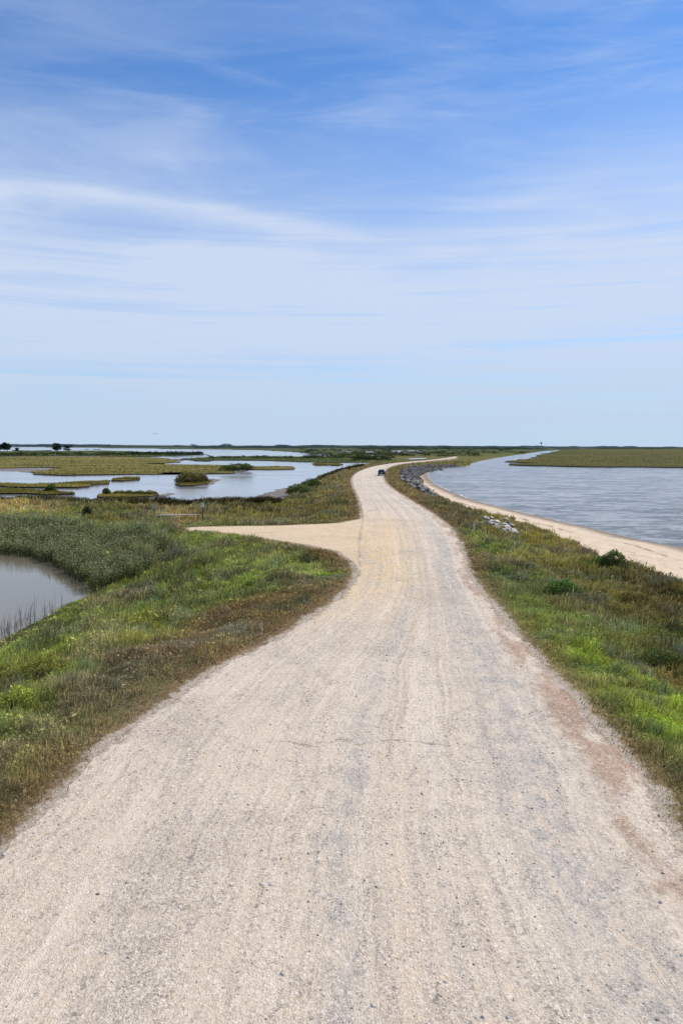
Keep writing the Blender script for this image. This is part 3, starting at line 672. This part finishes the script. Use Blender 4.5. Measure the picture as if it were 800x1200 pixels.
for (x, y), z in zip(cand, hz):
    s = random.uniform(.55, 1.35)*(1 if y < 190 else 1.35)
    if all((x-a)**2+(y-b)**2 > (.40*(s+q))**2 for a, b, q, _ in pts): pts.append((x, y, s, z))
pts.sort(key=lambda p: p[1]); print('riprap', len(pts))
near, rest = pts[:296], pts[296:]
for k, (x, y, s, z) in enumerate(near):
    rock('boulder', gm[k % 9], x, y, z+s*.18, s, 'dark grey angular boulder in the rock bank where the road bends', 'boulders of the rock bank')
if rest:
    vs = []; fs = []; o_ = 0
    for k, (x, y, s, z) in enumerate(rest):
        me = gm[k % 9]; a = random.uniform(0, 6.28)
        q = np.array([v.co[:] for v in me.vertices])@np.array([[math.cos(a), math.sin(a), 0], [-math.sin(a), math.cos(a), 0], [0, 0, .85]])*s+np.array([x, y, z+s*.18])
        vs.append(q); fs.append(np.array([p.vertices[:] for p in me.polygons])+o_); o_ += len(q)
    tag(make_mesh('riprap', np.concatenate(vs), np.concatenate(fs), M['rock']), 'far end of the grey rock bank running along the river edge', 'rocks', kind='stuff')
k = 0
for i in range(64):
    t = random.random(); px = 565+t*43+random.gauss(0, 2.5); py = 609+t*17+random.gauss(0, 3.0)
    x, y, z = hit(px, py); s = random.uniform(.35, .9)
    rock('pale_rock', wm[i % 7], x, y, z+s*.1+.03, s, 'pale whitish stone in the rubble heap between road and beach', 'pale stones in the rubble heap')
for px, py, lb in ((523,586,'dark wet rock lying alone on the sand past the end of the rock bank'), (533,590.5,'flat dark rock on the upper sand beside the ochre grass')):
    x, y, z = hit(px, py); rock('beach_rock', gm[3], x, y, z+.1, 1.1, lb, None)

# ------------------------------------------------------------------ shrubs and trees
def empty(name, loc, rz=0):
    o = bpy.data.objects.new(name, None); C.objects.link(o); o.location = loc; o.rotation_euler = (0, 0, rz); return o
M['bark'] = mat_plain('bark', (.09, .07, .055), .9)
def tube(bm, pts_, rad, n=6):
    rings = []
    for i, p in enumerate(pts_):
        p = Vector(p); d = (Vector(pts_[min(i+1, len(pts_)-1)])-Vector(pts_[max(i-1, 0)])).normalized()
        a = d.orthogonal().normalized(); b = d.cross(a); r_ = rad[i]
        rings.append([bm.verts.new(p+a*math.cos(2*PI*k/n)*r_+b*math.sin(2*PI*k/n)*r_) for k in range(n)])
    for i in range(len(rings)-1):
        for k in range(n): bm.faces.new((rings[i][k], rings[i][(k+1) % n], rings[i+1][(k+1) % n], rings[i+1][k]))
    bm.faces.new(rings[0][::-1]); bm.faces.new(rings[-1])
def bm_obj(name, bm, mat, parent=None, smooth=False):
    me = bpy.data.meshes.new(name); bm.to_mesh(me); bm.free(); me.materials.append(mat)
    if smooth:
        for p in me.polygons: p.use_smooth = True
    o = bpy.data.objects.new(name, me); C.objects.link(o); o.parent = parent; return o
def shrub(name, loc, wx, wy, h, colr, nl, label, cat='shrub', leaf=.08, group=None, pointy=0.0, lift=0.0):
    h = h*1.25+(.45 if loc[1] < 75 else .1); root = empty(name, loc); tag(root, label, cat, group)
    r_ = random.Random(hash(label) & 255 if False else len(label)*7+int(wx*10)); bm = bmesh.new(); tips = []
    for k in range(7):
        a = 2*PI*k/7+r_.uniform(-.3, .3); q = r_.uniform(.3, .75)
        p1_ = (math.cos(a)*wx*.2*q, math.sin(a)*wy*.2*q, h*.4); p2_ = (math.cos(a)*wx*.5*q, math.sin(a)*wy*.5*q, h*r_.uniform(.6, .85))
        tube(bm, [(0, 0, -.15), p1_, p2_], [.03*h+.01, .02*h+.006, .006*h+.003]); tips.append(p2_)
    bm_obj('branches', bm, M['bark'], root)
    th = rng.uniform(0, 2*PI, nl); cz = rng.uniform(0, 1, nl)**.8; rr = rng.uniform(.15, 1, nl)**.45
    sd_ = r_.uniform(0, 50); lobe = .62+.85*fbm(np.cos(th)*1.9+sd_, np.sin(th)*1.9+cz*2.2, 33, 3)
    rad = np.sqrt(np.clip(1-cz**2.2, 0, 1))*rr*lobe; hh2 = .55+.8*fbm(np.cos(th)*1.3+sd_, np.sin(th)*1.3, 34, 2)
    gaps = fbm(th*2.4+sd_, cz*4+rr*2, 35, 2) > .33
    p = np.stack([np.cos(th)*rad*wx*.5, np.sin(th)*rad*wy*.5, cz*rr**.3*h*hh2*(1-pointy*0)], -1)[gaps]; nl = len(p); cs = p[:20]; i = rng.integers(0, 20, nl)
    p[:, 2] = np.clip(p[:, 2], .02, None)
    tone = 1.35*(.35+1.0*(p[:, 2]/h))*rng.uniform(.6, 1.4, nl)*(.8+.4*rng.uniform(0, 1, len(cs))[i])  # light painted into the foliage: darker low down, lighter on top
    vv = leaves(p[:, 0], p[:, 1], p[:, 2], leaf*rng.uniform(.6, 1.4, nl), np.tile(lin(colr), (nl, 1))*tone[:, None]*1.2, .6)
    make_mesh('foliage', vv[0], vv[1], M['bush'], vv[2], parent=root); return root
def on(px, py, z): x, y = at(px, py, z); return (x, y, z)
shrub('shrub', on(221,565.5,-1.5), 6.4, 4.5, 1.9, (104,100,56), 6000, 'big rounded bush alone on the small island in the marsh water', leaf=.16)
shrub('shrub', on(236,564.5,-1.5), 3.6, 3, 1.5, (108,92,66), 3000, 'brownish bush at the right end of the small island', leaf=.16)
shrub('shrub', on(60,575.5,-1.48), 2.2, 1.9, 1.0, (84,98,50), 1500, 'green bush near the right tip of the nearest left marsh islet', leaf=.15)
shrub('shrub', on(125,579,-1.48), 1.5, 1.3, .8, (80,84,54), 900, 'small dark bush at the left end of the long low islet', leaf=.14)
for px, sz in ((141,2.4),(151,1.9),(164,3.0),(176,2.6)):
    shrub('low_shrub', on(px,579,-1.48), sz, 1.8, .42, (108,104,58), 700, 'low olive shrub in the row on the long islet', leaf=.14, group='low shrubs on the long islet')
shrub('shrub', on(278,551.3,-1.3), 12, 6, 1.7, (76,88,50), 2600, 'dark green bush at the right tip of the broad olive marsh', leaf=.26)
shrub('shrub', on(288,550.5,-1.3), 4, 4, 1.7, (66,78,44), 1500, 'smaller bush right of the dark bush on the marsh tip', leaf=.26)
x, y, z = hit(350,579); shrub('shrub', (x,y,z), 5, 3.5, 1.2, (86,98,54), 3500, 'dark green bush beside the mudflat near the road bend', leaf=.13)
x, y, z = hit(368,571); shrub('shrub', (x,y,z), 3.2, 3, 1.1, (70,84,42), 1800, 'low green bush on the dike slope behind the mudflat', leaf=.13)
x, y, z = hit(103,606); shrub('shrub', (x,y,z), 1.3, 1.2, .9, (50,58,34), 1200, 'small dark bush in the meadow left of the gate', leaf=.09)
x, y, z = hit(720,668); shrub('shrub', (x,y,z), 2.1, 1.6, .8, (98,106,62), 3600, 'leafy green bush standing up against the pale beach', leaf=.07)
x, y, z = hit(703,668); shrub('shrub', (x,y,z), 2.6, 1.6, .4, (78,98,46), 2200, 'dark low bush left of the leafy bush by the beach', leaf=.07)
x, y, z = hit(658,697); shrub('shrub', (x,y,z), 2.2, 1.5, .2, (78,104,48), 2200, 'dark green bush on the slope right of the road, below the rubble heap', leaf=.06)
x, y, z = hit(742,708); shrub('shrub', (x,y,z), 2.4, 1.6, .15, (106,94,54), 1800, 'brownish low bush in the dark grass at the right', leaf=.06)
x, y, z = hit(775,782); shrub('shrub', (x,y,z), 2.0, 1.4, .2, (84,92,48), 2200, 'dark bush near the right edge above the bright green verge', leaf=.045)
x, y, z = hit(50,802); shrub('shrub', (x,y,z), 2.2, 1.4, .3, (116,116,54), 4500, 'yellow-green bush with dark gaps on the left bank', leaf=.04)
x, y, z = hit(14,838); shrub('shrub', (x,y,z), 1.6, 1.2, .25, (126,130,58), 3600, 'yellow-green weed bush at the left edge of the bank', leaf=.035)
# far trees on the left horizon
def tree(px, py, w, h, label, colr=(44,54,42)):
    x, y = at(px, py, -1.3); root = empty('tree', (x, y, -1.3)); tag(root, label, 'tree')
    bm = bmesh.new(); tube(bm, [(0,0,-.3),(0,0,h*.3),(w*.05,0,h*.8)], [h*.03,h*.024,h*.006])
    for k in range(5):
        a = k*1.26; tube(bm, [(0,0,h*(.2+.09*k)),(math.cos(a)*w*.3,math.sin(a)*w*.3,h*(.4+.1*k))], [h*.012,h*.004])
    bm_obj('trunk', bm, M['bark'], root)
    nl = 1800; r_ = random.Random(int(px)); cs = np.array([(r_.uniform(-.34,.34)*w, r_.uniform(-.34,.34)*w, h*r_.uniform(.25,.8), r_.uniform(.13,.25)) for _ in range(15)])
    cs[:, 0] *= 1.25-cs[:, 2]/h
    i = rng.integers(0, len(cs), nl); d = rng.normal(size=(nl, 3)); d /= np.linalg.norm(d, axis=1)[:, None]
    p = cs[i, :3]+d*cs[i, 3][:, None]*np.array([w, w, h*.8])*rng.uniform(.6, 1.05, nl)[:, None]; p[:, 2] = np.clip(p[:, 2], .1, h)
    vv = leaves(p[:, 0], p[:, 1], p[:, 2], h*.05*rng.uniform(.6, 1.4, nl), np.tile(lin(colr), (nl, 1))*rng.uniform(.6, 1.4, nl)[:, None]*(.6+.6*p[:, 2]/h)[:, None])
    make_mesh('crown', vv[0], vv[1], M['bush'], vv[2], parent=root)
tree(9,529.0,15,11.5,'tallest dark tree at the far left of the horizon'); tree(1,529,13,7.5,'dark tree at the left frame edge behind the marsh'); tree(20.5,529,6,4.5,'tiny dark tree right of the tallest far tree')
tree(67,529.2,12,10,'left of the pair of dark far trees beside the small lagoon'); tree(80,529.2,13,7.5,'right, lower one of the pair of dark far trees')
# scrub on the dark flats
parts = []
def clumps(n, xs, ys, hh, ww, colr, z=-1.25, per=26, haze=0.0):
    for _ in range(n):
        px = rng.uniform(*xs); py = rng.uniform(*ys); x, y = at(px, py, z); w = rng.uniform(*ww); h = rng.uniform(*hh)
        m_ = per; d = rng.normal(size=(m_, 3)); d /= np.linalg.norm(d, axis=1)[:, None]
        p = np.array([x, y, z])+np.abs(d*np.array([0, 0, 1]))*h+d*np.array([w, w, 0])*rng.uniform(.2, 1, m_)[:, None]
        p[:, 2] = z+np.clip((p[:, 2]-z)*rng.uniform(.3, 1, m_), .1, None)
        parts.append(leaves(p[:, 0], p[:, 1], p[:, 2], h*.38, np.tile(lin(colr), (m_, 1))*rng.uniform(.65, 1.35, m_)[:, None]))
clumps(160, (0,235), (531,533.8), (.8,2.0), (2,6), (62,72,46)); clumps(60, (150,235), (531.2,532.6), (1.5,2.8), (3,6), (56,66,44))
clumps(130, (245,460), (535.6,537), (.8,1.8), (2,5), (74,80,50)); clumps(40, (415,455), (536,540), (1.2,2.4), (2,5), (62,74,44))
clumps(200, (360,560), (531,535), (1,2.2), (3,7), (76,84,52)); clumps(130, (350,600), (526.5,531), (1.5,3), (4,10), (66,76,52))
clumps(60, (470,620), (529.5,531.5), (1,2.4), (3,7), (88,92,50))
v_, f_, c_ = merge(parts); tag(make_mesh('marsh_scrub', v_, f_, M['bush'], c_), 'dark low scrub scattered over the distant marsh flats', 'scrub', kind='stuff')
parts = []
# far treelines, distance haze mixed into their leaf colours
def line(x0, x1, py, hh, n, colr, bump=0, seed=0):
    for k in range(n):
        px = x0+(x1-x0)*rng.uniform(0, 1)
        x, y = at(px, py+rng.normal(0, .06)+(px-400)*.0052*0, -1.3); q = float(fbm(np.array([px/14.]), np.array([seed*3.]), seed, 4)[0])
        h = hh*(.35+1.3*max(0, q-.2)+bump*(q > .6)*rng.uniform(.2, .8)); m_ = 14; w = y/867*1.4
        p = np.stack([x+rng.normal(0, w, m_), y+rng.normal(0, w, m_), -1.3+h*rng.uniform(.05, 1, m_)**.8], -1)
        parts.append(leaves(p[:, 0], p[:, 1], p[:, 2], y/867*.45*rng.uniform(.7, 1.3, m_), np.tile(lin(colr), (m_, 1))*rng.uniform(.8, 1.2, m_)[:, None]))
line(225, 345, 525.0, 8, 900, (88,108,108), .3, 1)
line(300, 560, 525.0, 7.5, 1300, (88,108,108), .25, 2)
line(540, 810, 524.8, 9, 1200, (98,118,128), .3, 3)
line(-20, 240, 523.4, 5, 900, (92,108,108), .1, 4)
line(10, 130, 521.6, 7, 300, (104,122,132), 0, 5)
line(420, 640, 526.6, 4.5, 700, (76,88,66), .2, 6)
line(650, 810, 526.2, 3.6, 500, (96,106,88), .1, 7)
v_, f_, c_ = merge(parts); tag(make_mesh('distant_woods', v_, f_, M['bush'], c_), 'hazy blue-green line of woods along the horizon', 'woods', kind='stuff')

# ------------------------------------------------------------------ small built things
def box(bm, c, s, rot=None, bevel=0):
    r_ = bmesh.ops.create_cube(bm, size=1.0, matrix=Matrix.Translation(c)@(rot or Matrix())@Matrix.Diagonal((*s, 1)))
    if bevel:
        es = list({e for v in r_['verts'] for e in v.link_edges}); bmesh.ops.bevel(bm, geom=es, offset=bevel, segments=2, affect='EDGES')
M['galv'] = mat_plain('galvanised_metal', (.42, .43, .44), .5, .6, .15); M['whitep'] = mat_plain('white_paint', (.72, .70, .66), .6, 0, .12); M['wood'] = mat_plain('weathered_post', (.11, .085, .06), .9)
M['signg'] = mat_plain('grey_sign_face', (.42, .44, .46), .6, 0, .1); M['dark'] = mat_plain('dark_metal', (.03, .03, .035), .5, .3, .1)
def sign(px, py, wd, ht, top, label, tone):
    x, y, z = hit(px, py); r = empty('sign_post', (x, y, z), .1); tag(r, label, 'sign')
    bm = bmesh.new(); box(bm, (0, 0, top/2-.15), (.11, .11, top+.3), bevel=.01); bm_obj('post', bm, M['wood'], r)
    bm = bmesh.new(); box(bm, (0, -.075, top-ht/2+.05), (wd, .02, ht), bevel=.006); box(bm, (0, -.062, top-ht*.3), (wd*.5, .012, .04)); bm_obj('sign_panel', bm, tone, r)
sign(181, 605, .34, .5, 1.35, 'short weathered post with a small grey panel left of the gate', M['signg'])
sign(238, 611.5, .30, .5, 2.1, 'taller dark post with a small white panel at the end of the gate bar', M['whitep'])
xa, ya, za = hit(186, 611); xb, yb, zb = hit(233, 611); L = math.hypot(xb-xa, yb-ya)
gt = empty('gate', (xa, ya, za), math.atan2(yb-ya, xb-xa)); tag(gt, 'low white bar gate across the grassy track beyond the turnout', 'gate')
bm = bmesh.new(); tube(bm, [(0, 0, .72), (L, 0, .78)], [.055, .055], 10); bm_obj('bar', bm, M['whitep'], gt)
for q in (0.1, L-.1):
    bm = bmesh.new(); tube(bm, [(q, .1, -.2), (q, .1, .95)], [.07, .07], 10); bm_obj('post', bm, M['wood'], gt)
x, y, z = hit(555, 623); r = empty('marker_post', (x, y, z)); tag(r, 'small white marker post in the brown weeds right of the road', 'post')
bm = bmesh.new(); box(bm, (0, 0, .35), (.14, .05, 1.0), bevel=.015); bm_obj('post', bm, M['whitep'], r)
bm = bmesh.new(); box(bm, (0, -.028, .74), (.1, .006, .12), bevel=.001); bm_obj('reflector', bm, M['galv'], r)

# water tower on the horizon
x, y = at(633.5, 525.6, -1.3); sc_ = y/867.0
wt = empty('water_tower', (x, y, -1.3)); tag(wt, 'thin-stemmed water tower rising above the woods on the horizon', 'tower')
M['tower'] = mat_plain('tower_hazed_paint', (.24, .29, .36), .6, 0, .05, .05)  # lightened bluish tone, distance haze put into the tower colour
Ht = 7.6*sc_
bm = bmesh.new(); prof = [(.0,1.0),(.35,.985),(.75,.94),(1.0,.88),(1.02,.83),(.8,.775),(.35,.73),(.2,.70)]
prev = None
for rr_, zz in prof:
    ring = [bm.verts.new((math.cos(2*PI*k/24)*max(rr_, .01)*sc_*1.35, math.sin(2*PI*k/24)*max(rr_, .01)*sc_*1.35, zz*Ht)) for k in range(24)]
    if prev:
        for k in range(24): bm.faces.new((prev[k], prev[(k+1) % 24], ring[(k+1) % 24], ring[k]))
    prev = ring
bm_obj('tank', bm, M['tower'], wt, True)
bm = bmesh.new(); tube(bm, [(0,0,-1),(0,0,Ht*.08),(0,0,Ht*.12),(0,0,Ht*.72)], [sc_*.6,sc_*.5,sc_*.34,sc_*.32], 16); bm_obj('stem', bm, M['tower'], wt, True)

# gull
bd = ray(182.5, 508.5).normalized()*150; gl = empty('gull', Vector((0, 0, CAMH))+bd, .5); tag(gl, 'small grey bird gliding alone low over the horizon at the left', 'bird')
M['feather'] = mat_plain('grey_feathers', (.22, .24, .27), .8); M['beak'] = mat_plain('beak_horn', (.5, .32, .08), .6)
bm = bmesh.new(); tube(bm, [(0,-.24,.0),(0,-.18,.0),(0,-.12,.0),(0,0,-.01),(0,.12,-.005),(0,.2,0),(0,.3,.005)], [.012,.035,.04,.065,.05,.03,.012], 12)
bmesh.ops.create_icosphere(bm, subdivisions=2, radius=.042, matrix=Matrix.Translation((0,-.21,.015)))
for s in (-1, 1):
    P_ = [(.04*s,-.06,.02),(.3*s,-.11,.09),(.55*s,-.05,.07),(.68*s,.06,.04),(.52*s,.05,.065),(.28*s,.06,.08),(.04*s,.1,.02)]
    t_ = [bm.verts.new(p) for p in P_]; b2 = [bm.verts.new((p[0], p[1], p[2]-.012)) for p in P_]
    bm.faces.new(t_); bm.faces.new(b2[::-1])
    for k in range(7): bm.faces.new((t_[k], t_[(k+1) % 7], b2[(k+1) % 7], b2[k]))
tl = [bm.verts.new(p) for p in ((-.03,.26,.0),(.03,.26,.0),(.09,.42,0),(-.09,.42,0))]; bm.faces.new(tl)
bm_obj('body', bm, M['feather'], gl)
bm = bmesh.new(); tube(bm, [(0,-.24,.012),(0,-.29,.004)], [.012,.003]); bm_obj('beak', bm, M['beak'], gl)

# the car
def car(loc, rz):
    r = empty('parked_car', loc, rz); tag(r, 'black car stopped on the right side of the gravel road at the bend', 'car')
    m, nt, out = newmat('black_car_paint'); g = N(nt); g.bsdf((.012, .013, .018), .28, None, out, spec=.5, Coat_Weight=.6); paint = m
    m, nt, out = newmat('car_glass'); g = N(nt); g.bsdf((.01, .012, .015), .06, None, out, spec=.6); glass = m
    m, nt, out = newmat('tyre_rubber'); g = N(nt); g.bsdf((.02, .02, .02), .85, None, out); rub = m
    m, nt, out = newmat('tail_lamp'); g = N(nt); g.bsdf((.28, .01, .01), .25, None, out, spec=.6); red = m
    m, nt, out = newmat('plate_metal'); g = N(nt); g.bsdf((.55, .55, .5), .5, None, out); plate = m
    # +y forward; rear at y=-2.1. stations: y, zlow, zbelt, zroof, halfwidth low, belt, roof
    S = [(-2.12,.42,.78,.98,.74,.80,.78),(-2.02,.30,.95,1.12,.82,.87,.80),(-1.75,.28,1.0,1.42,.85,.89,.68),(-1.2,.26,1.0,1.52,.87,.90,.64),(-.3,.24,.98,1.55,.88,.90,.63),
         (.35,.24,.97,1.48,.88,.90,.63),(.95,.26,.97,1.10,.88,.90,.72),(1.5,.28,.93,1.0,.87,.88,.66),(2.0,.32,.80,.86,.82,.83,.58),(2.18,.42,.62,.68,.70,.70,.5)]
    bm = bmesh.new(); prev = None
    for y_, zl, zb, zr, wl_, wb, wr2 in S:
        P_ = [(-wl_*.9, zl), (-wl_, zl+.12), (-wb, (zl+zb)/2), (-wb*.985, zb), (-wr2, zr-.03), (-wr2*.75, zr), (0, zr+.015), (wr2*.75, zr), (wr2, zr-.03), (wb*.985, zb), (wb, (zl+zb)/2), (wl_, zl+.12), (wl_*.9, zl)]
        ring = [bm.verts.new((a, y_, b)) for a, b in P_]
        if prev:
            for k in range(len(P_)): bm.faces.new((prev[k], prev[(k+1) % 13], ring[(k+1) % 13], ring[k]))
        else: bm.faces.new(ring[::-1])
        prev = ring
    bm.faces.new(prev); bmesh.ops.recalc_face_normals(bm, faces=bm.faces); bm_obj('body', bm, paint, r, True)
    def pane(nm, P4, mat=glass):
        bm = bmesh.new(); bm.faces.new([bm.verts.new(p) for p in P4]); ob = bm_obj(nm, bm, mat, r)
        md = ob.modifiers.new('s', 'SOLIDIFY'); md.thickness = .02; md.offset = 0
    pane('rear_window', [(-.72,-2.0,1.12),(.72,-2.0,1.12),(.58,-1.74,1.4),(-.58,-1.74,1.4)])
    pane('windscreen', [(-.72,.97,1.08),(.72,.97,1.08),(.6,.42,1.45),(-.6,.42,1.45)])
    for s in (-1, 1):
        pane('side_window', [(s*.89,-1.7,1.04),(s*.895,-.35,1.02),(s*.68,-.35,1.48),(s*.70,-1.5,1.43)])
        pane('side_window', [(s*.895,-.28,1.02),(s*.90,.8,1.02),(s*.72,.35,1.42),(s*.68,-.28,1.48)])
        bm = bmesh.new(); box(bm, (s*.72,-2.07,.90), (.2,.12,.16), bevel=.02); bm_obj('tail_light', bm, red, r)
        bm = bmesh.new(); box(bm, (s*.62,2.1,.70), (.3,.14,.12), bevel=.02); bm_obj('headlight', bm, plate, r)
        bm = bmesh.new(); box(bm, (s*.98,.62,1.06), (.16,.1,.12), bevel=.02); bm_obj('wing_mirror', bm, paint, r)
        for y_ in (-1.32, 1.36):
            w = empty('wheel', (s*.80, y_, .33)); w.parent = r
            bm = bmesh.new(); bmesh.ops.create_cone(bm, cap_ends=True, segments=28, radius1=.33, radius2=.33, depth=.22, matrix=Matrix.Rotation(PI/2, 4, 'Y'))
            bmesh.ops.bevel(bm, geom=[e for e in bm.edges if e.calc_face_angle(0) > 1], offset=.03, segments=2, affect='EDGES'); bm_obj('tyre', bm, rub, w)
            bm = bmesh.new(); bmesh.ops.create_cone(bm, cap_ends=True, segments=20, radius1=.21, radius2=.17, depth=.03, matrix=Matrix.Translation((s*.115,0,0))@Matrix.Rotation(s*PI/2, 4, 'Y')); bm_obj('rim', bm, plate, w)
    bm = bmesh.new(); box(bm, (0,-2.13,.48), (1.5,.12,.2), bevel=.03); bm_obj('bumper', bm, M['dark'], r)
    bm = bmesh.new(); box(bm, (0,-2.145,.74), (.34,.03,.14), bevel=.004); bm_obj('number_plate', bm, plate, r)
cx, cy = at(447.3, 557.2, .05)
car((cx, cy, .04), -.10)

# foam line lapping at the beach
shore = [p for p in riv_px if 500 < p[0] < 1000 and p[1] > 552 and p[1] < 700]
shore = sorted(shore, key=lambda p: p[1])
sw = catmull([at(*p, WZ) for p in shore], 30)
parts = []
SWx = np.array([p[0] for p in sw]); SWy = np.array([p[1] for p in sw])
gy, gx = np.gradient(SWy), np.gradient(SWx); ln_ = np.hypot(gx, gy)+1e-6; nx_, ny_ = gy/ln_, -gx/ln_
# search the real waterline next to each shore point
best = np.zeros(len(sw)); done = np.zeros(len(sw), bool)
sgn = 1 if pdist(np.array([SWx[10]+nx_[10]*3]), np.array([SWy[10]+ny_[10]*3]), river)[0] < 0 else -1
for t_ in np.arange(-4, 4, .05):
    hh_ = terrain(SWx+nx_*sgn*t_, SWy+ny_*sgn*t_); ok = (~done) & (hh_ < WZ+.0); best[ok] = t_; done |= ok
ww = -.12+.75*np.clip(fbm(np.arange(len(sw))/6., np.zeros(len(sw)), 96, 4)-.3, 0, 1)
z_ = WZ+.035
A_ = np.stack([SWx+nx_*sgn*(best-.15), SWy+ny_*sgn*(best-.15), np.full(len(sw), z_)], -1); B_ = np.stack([SWx+nx_*sgn*(best+ww), SWy+ny_*sgn*(best+ww), np.full(len(sw), z_-.02)], -1)
i = np.arange(len(sw)-1)[:, None]; n = len(sw)
tag(make_mesh('shore_foam', np.vstack([A_, B_]), np.concatenate([i, i+1, i+1+n, i+n], 1), M['foam']), kind='structure')

# ------------------------------------------------------------------ light
SUN_AZ = math.radians(62); SUN_EL = math.radians(50)
sd = Vector((math.sin(SUN_AZ)*math.cos(SUN_EL), math.cos(SUN_AZ)*math.cos(SUN_EL), math.sin(SUN_EL)))
sl = bpy.data.lights.new('sun', 'SUN'); sl.energy = 3.9; sl.angle = math.radians(.5); sl.color = (1, .94, .84)
so = bpy.data.objects.new('sun', sl); C.objects.link(so); so.rotation_euler = sd.to_track_quat('Z', 'Y').to_euler()
wd = bpy.data.worlds.new('World'); scene.world = wd; wd.use_nodes = True; nt = wd.node_tree; nt.nodes.clear(); g = N(nt)
out = nt.nodes.new('ShaderNodeOutputWorld'); bg = nt.nodes.new('ShaderNodeBackground'); nt.links.new(bg.outputs[0], out.inputs[0])
sky = nt.nodes.new('ShaderNodeTexSky'); sky.sky_type = 'NISHITA'; sky.sun_disc = False; sky.sun_elevation = SUN_EL; sky.sun_rotation = SUN_AZ
sky.air_density = 1.0; sky.dust_density = .3; sky.ozone_density = 2.0; sky.altitude = 0
D = nt.nodes.new('ShaderNodeTexCoord').outputs['Generated']
sep = nt.nodes.new('ShaderNodeSeparateXYZ'); g.l(D, sep.inputs[0])
az = g.math('ARCTAN2', sep.outputs[0], sep.outputs[1]); el = g.math('ARCSINE', sep.outputs[2])
cb = nt.nodes.new('ShaderNodeCombineXYZ'); g.l(az, cb.inputs[0]); g.l(el, cb.inputs[1]); AE = cb.outputs[0]
base = g.mix(1.0, sky.outputs[0], (.70, 1.10, 1.55), 'MULTIPLY')
# el: top of frame about .53 rad, streak about .3
warp = g.noise(AE, 2.2, 4, .6)
veil = g.noise(g.map(AE, (1.6, 8.5, 1), (0, 0, 0), (0, 0, .10)), 1.0, 8, .62, .9)
wisps = g.noise(g.map(AE, (3.5, 26, 1), (5, 2, 0), (0, 0, -.10)), 1.0, 7, .6, .8)
big = g.noise(g.map(AE, (1.1, 3.2, 1), (2, 5, 0), (0, 0, .25)), 1.0, 4, .5, .5)
low = g.rng(el, .46, .20)      # more veil lower down
f = g.math('MULTIPLY', low, .80)
f = g.math('ADD', f, g.math('MULTIPLY', g.rng(veil, .40, .72), g.rng(el, .62, .2, .28, .34)))
f = g.math('ADD', f, g.math('MULTIPLY', g.rng(wisps, .46, .75), .20))
lowst = g.noise(g.map(AE, (1.2, 60, 1), (1, 7, 0), (0, 0, -.02)), 1.0, 6, .6, .5)
f = g.math('ADD', f, g.math('MULTIPLY', g.math('MULTIPLY', g.math('SUBTRACT', lowst, .45), 1.9), g.rng(el, .36, .12)))
f = g.math('MULTIPLY', f, g.rng(big, .25, .62, .60, 1.1))
sx = g.math('ADD', g.math('ADD', .2715, g.math('MULTIPLY', az, -.162)), g.math('MULTIPLY', g.math('MULTIPLY', az, az), -.272)); sx = g.math('ADD', sx, g.math('MULTIPLY', g.math('SUBTRACT', warp, .5), .03))
e = g.math('DIVIDE', g.math('SUBTRACT', el, sx), .012); streak = g.math('EXPONENT', g.math('MULTIPLY', g.math('MULTIPLY', e, e), -1.0))
streak = g.math('MULTIPLY', streak, g.math('MULTIPLY', g.rng(az, .14, -.12), g.rng(wisps, .25, .6, .45, 1)))
f = g.math('ADD', f, g.math('MULTIPLY', streak, .42), clamp=True)
f = g.math('MINIMUM', f, .93)
cloud = g.mix(g.rng(el, 0, .22), (5.6, 6.7, 8.5), (6.3, 7.25, 9.0))
fin = g.mix(f, base, cloud)
fin = g.mix(g.rng(el, .13, 0.0, 0, .7), fin, (5.1, 6.6, 8.3))
g.l(fin, bg.inputs[0]); bg.inputs[1].default_value = .1
scene.cycles.max_bounces = 6; scene.cycles.transparent_max_bounces = 4
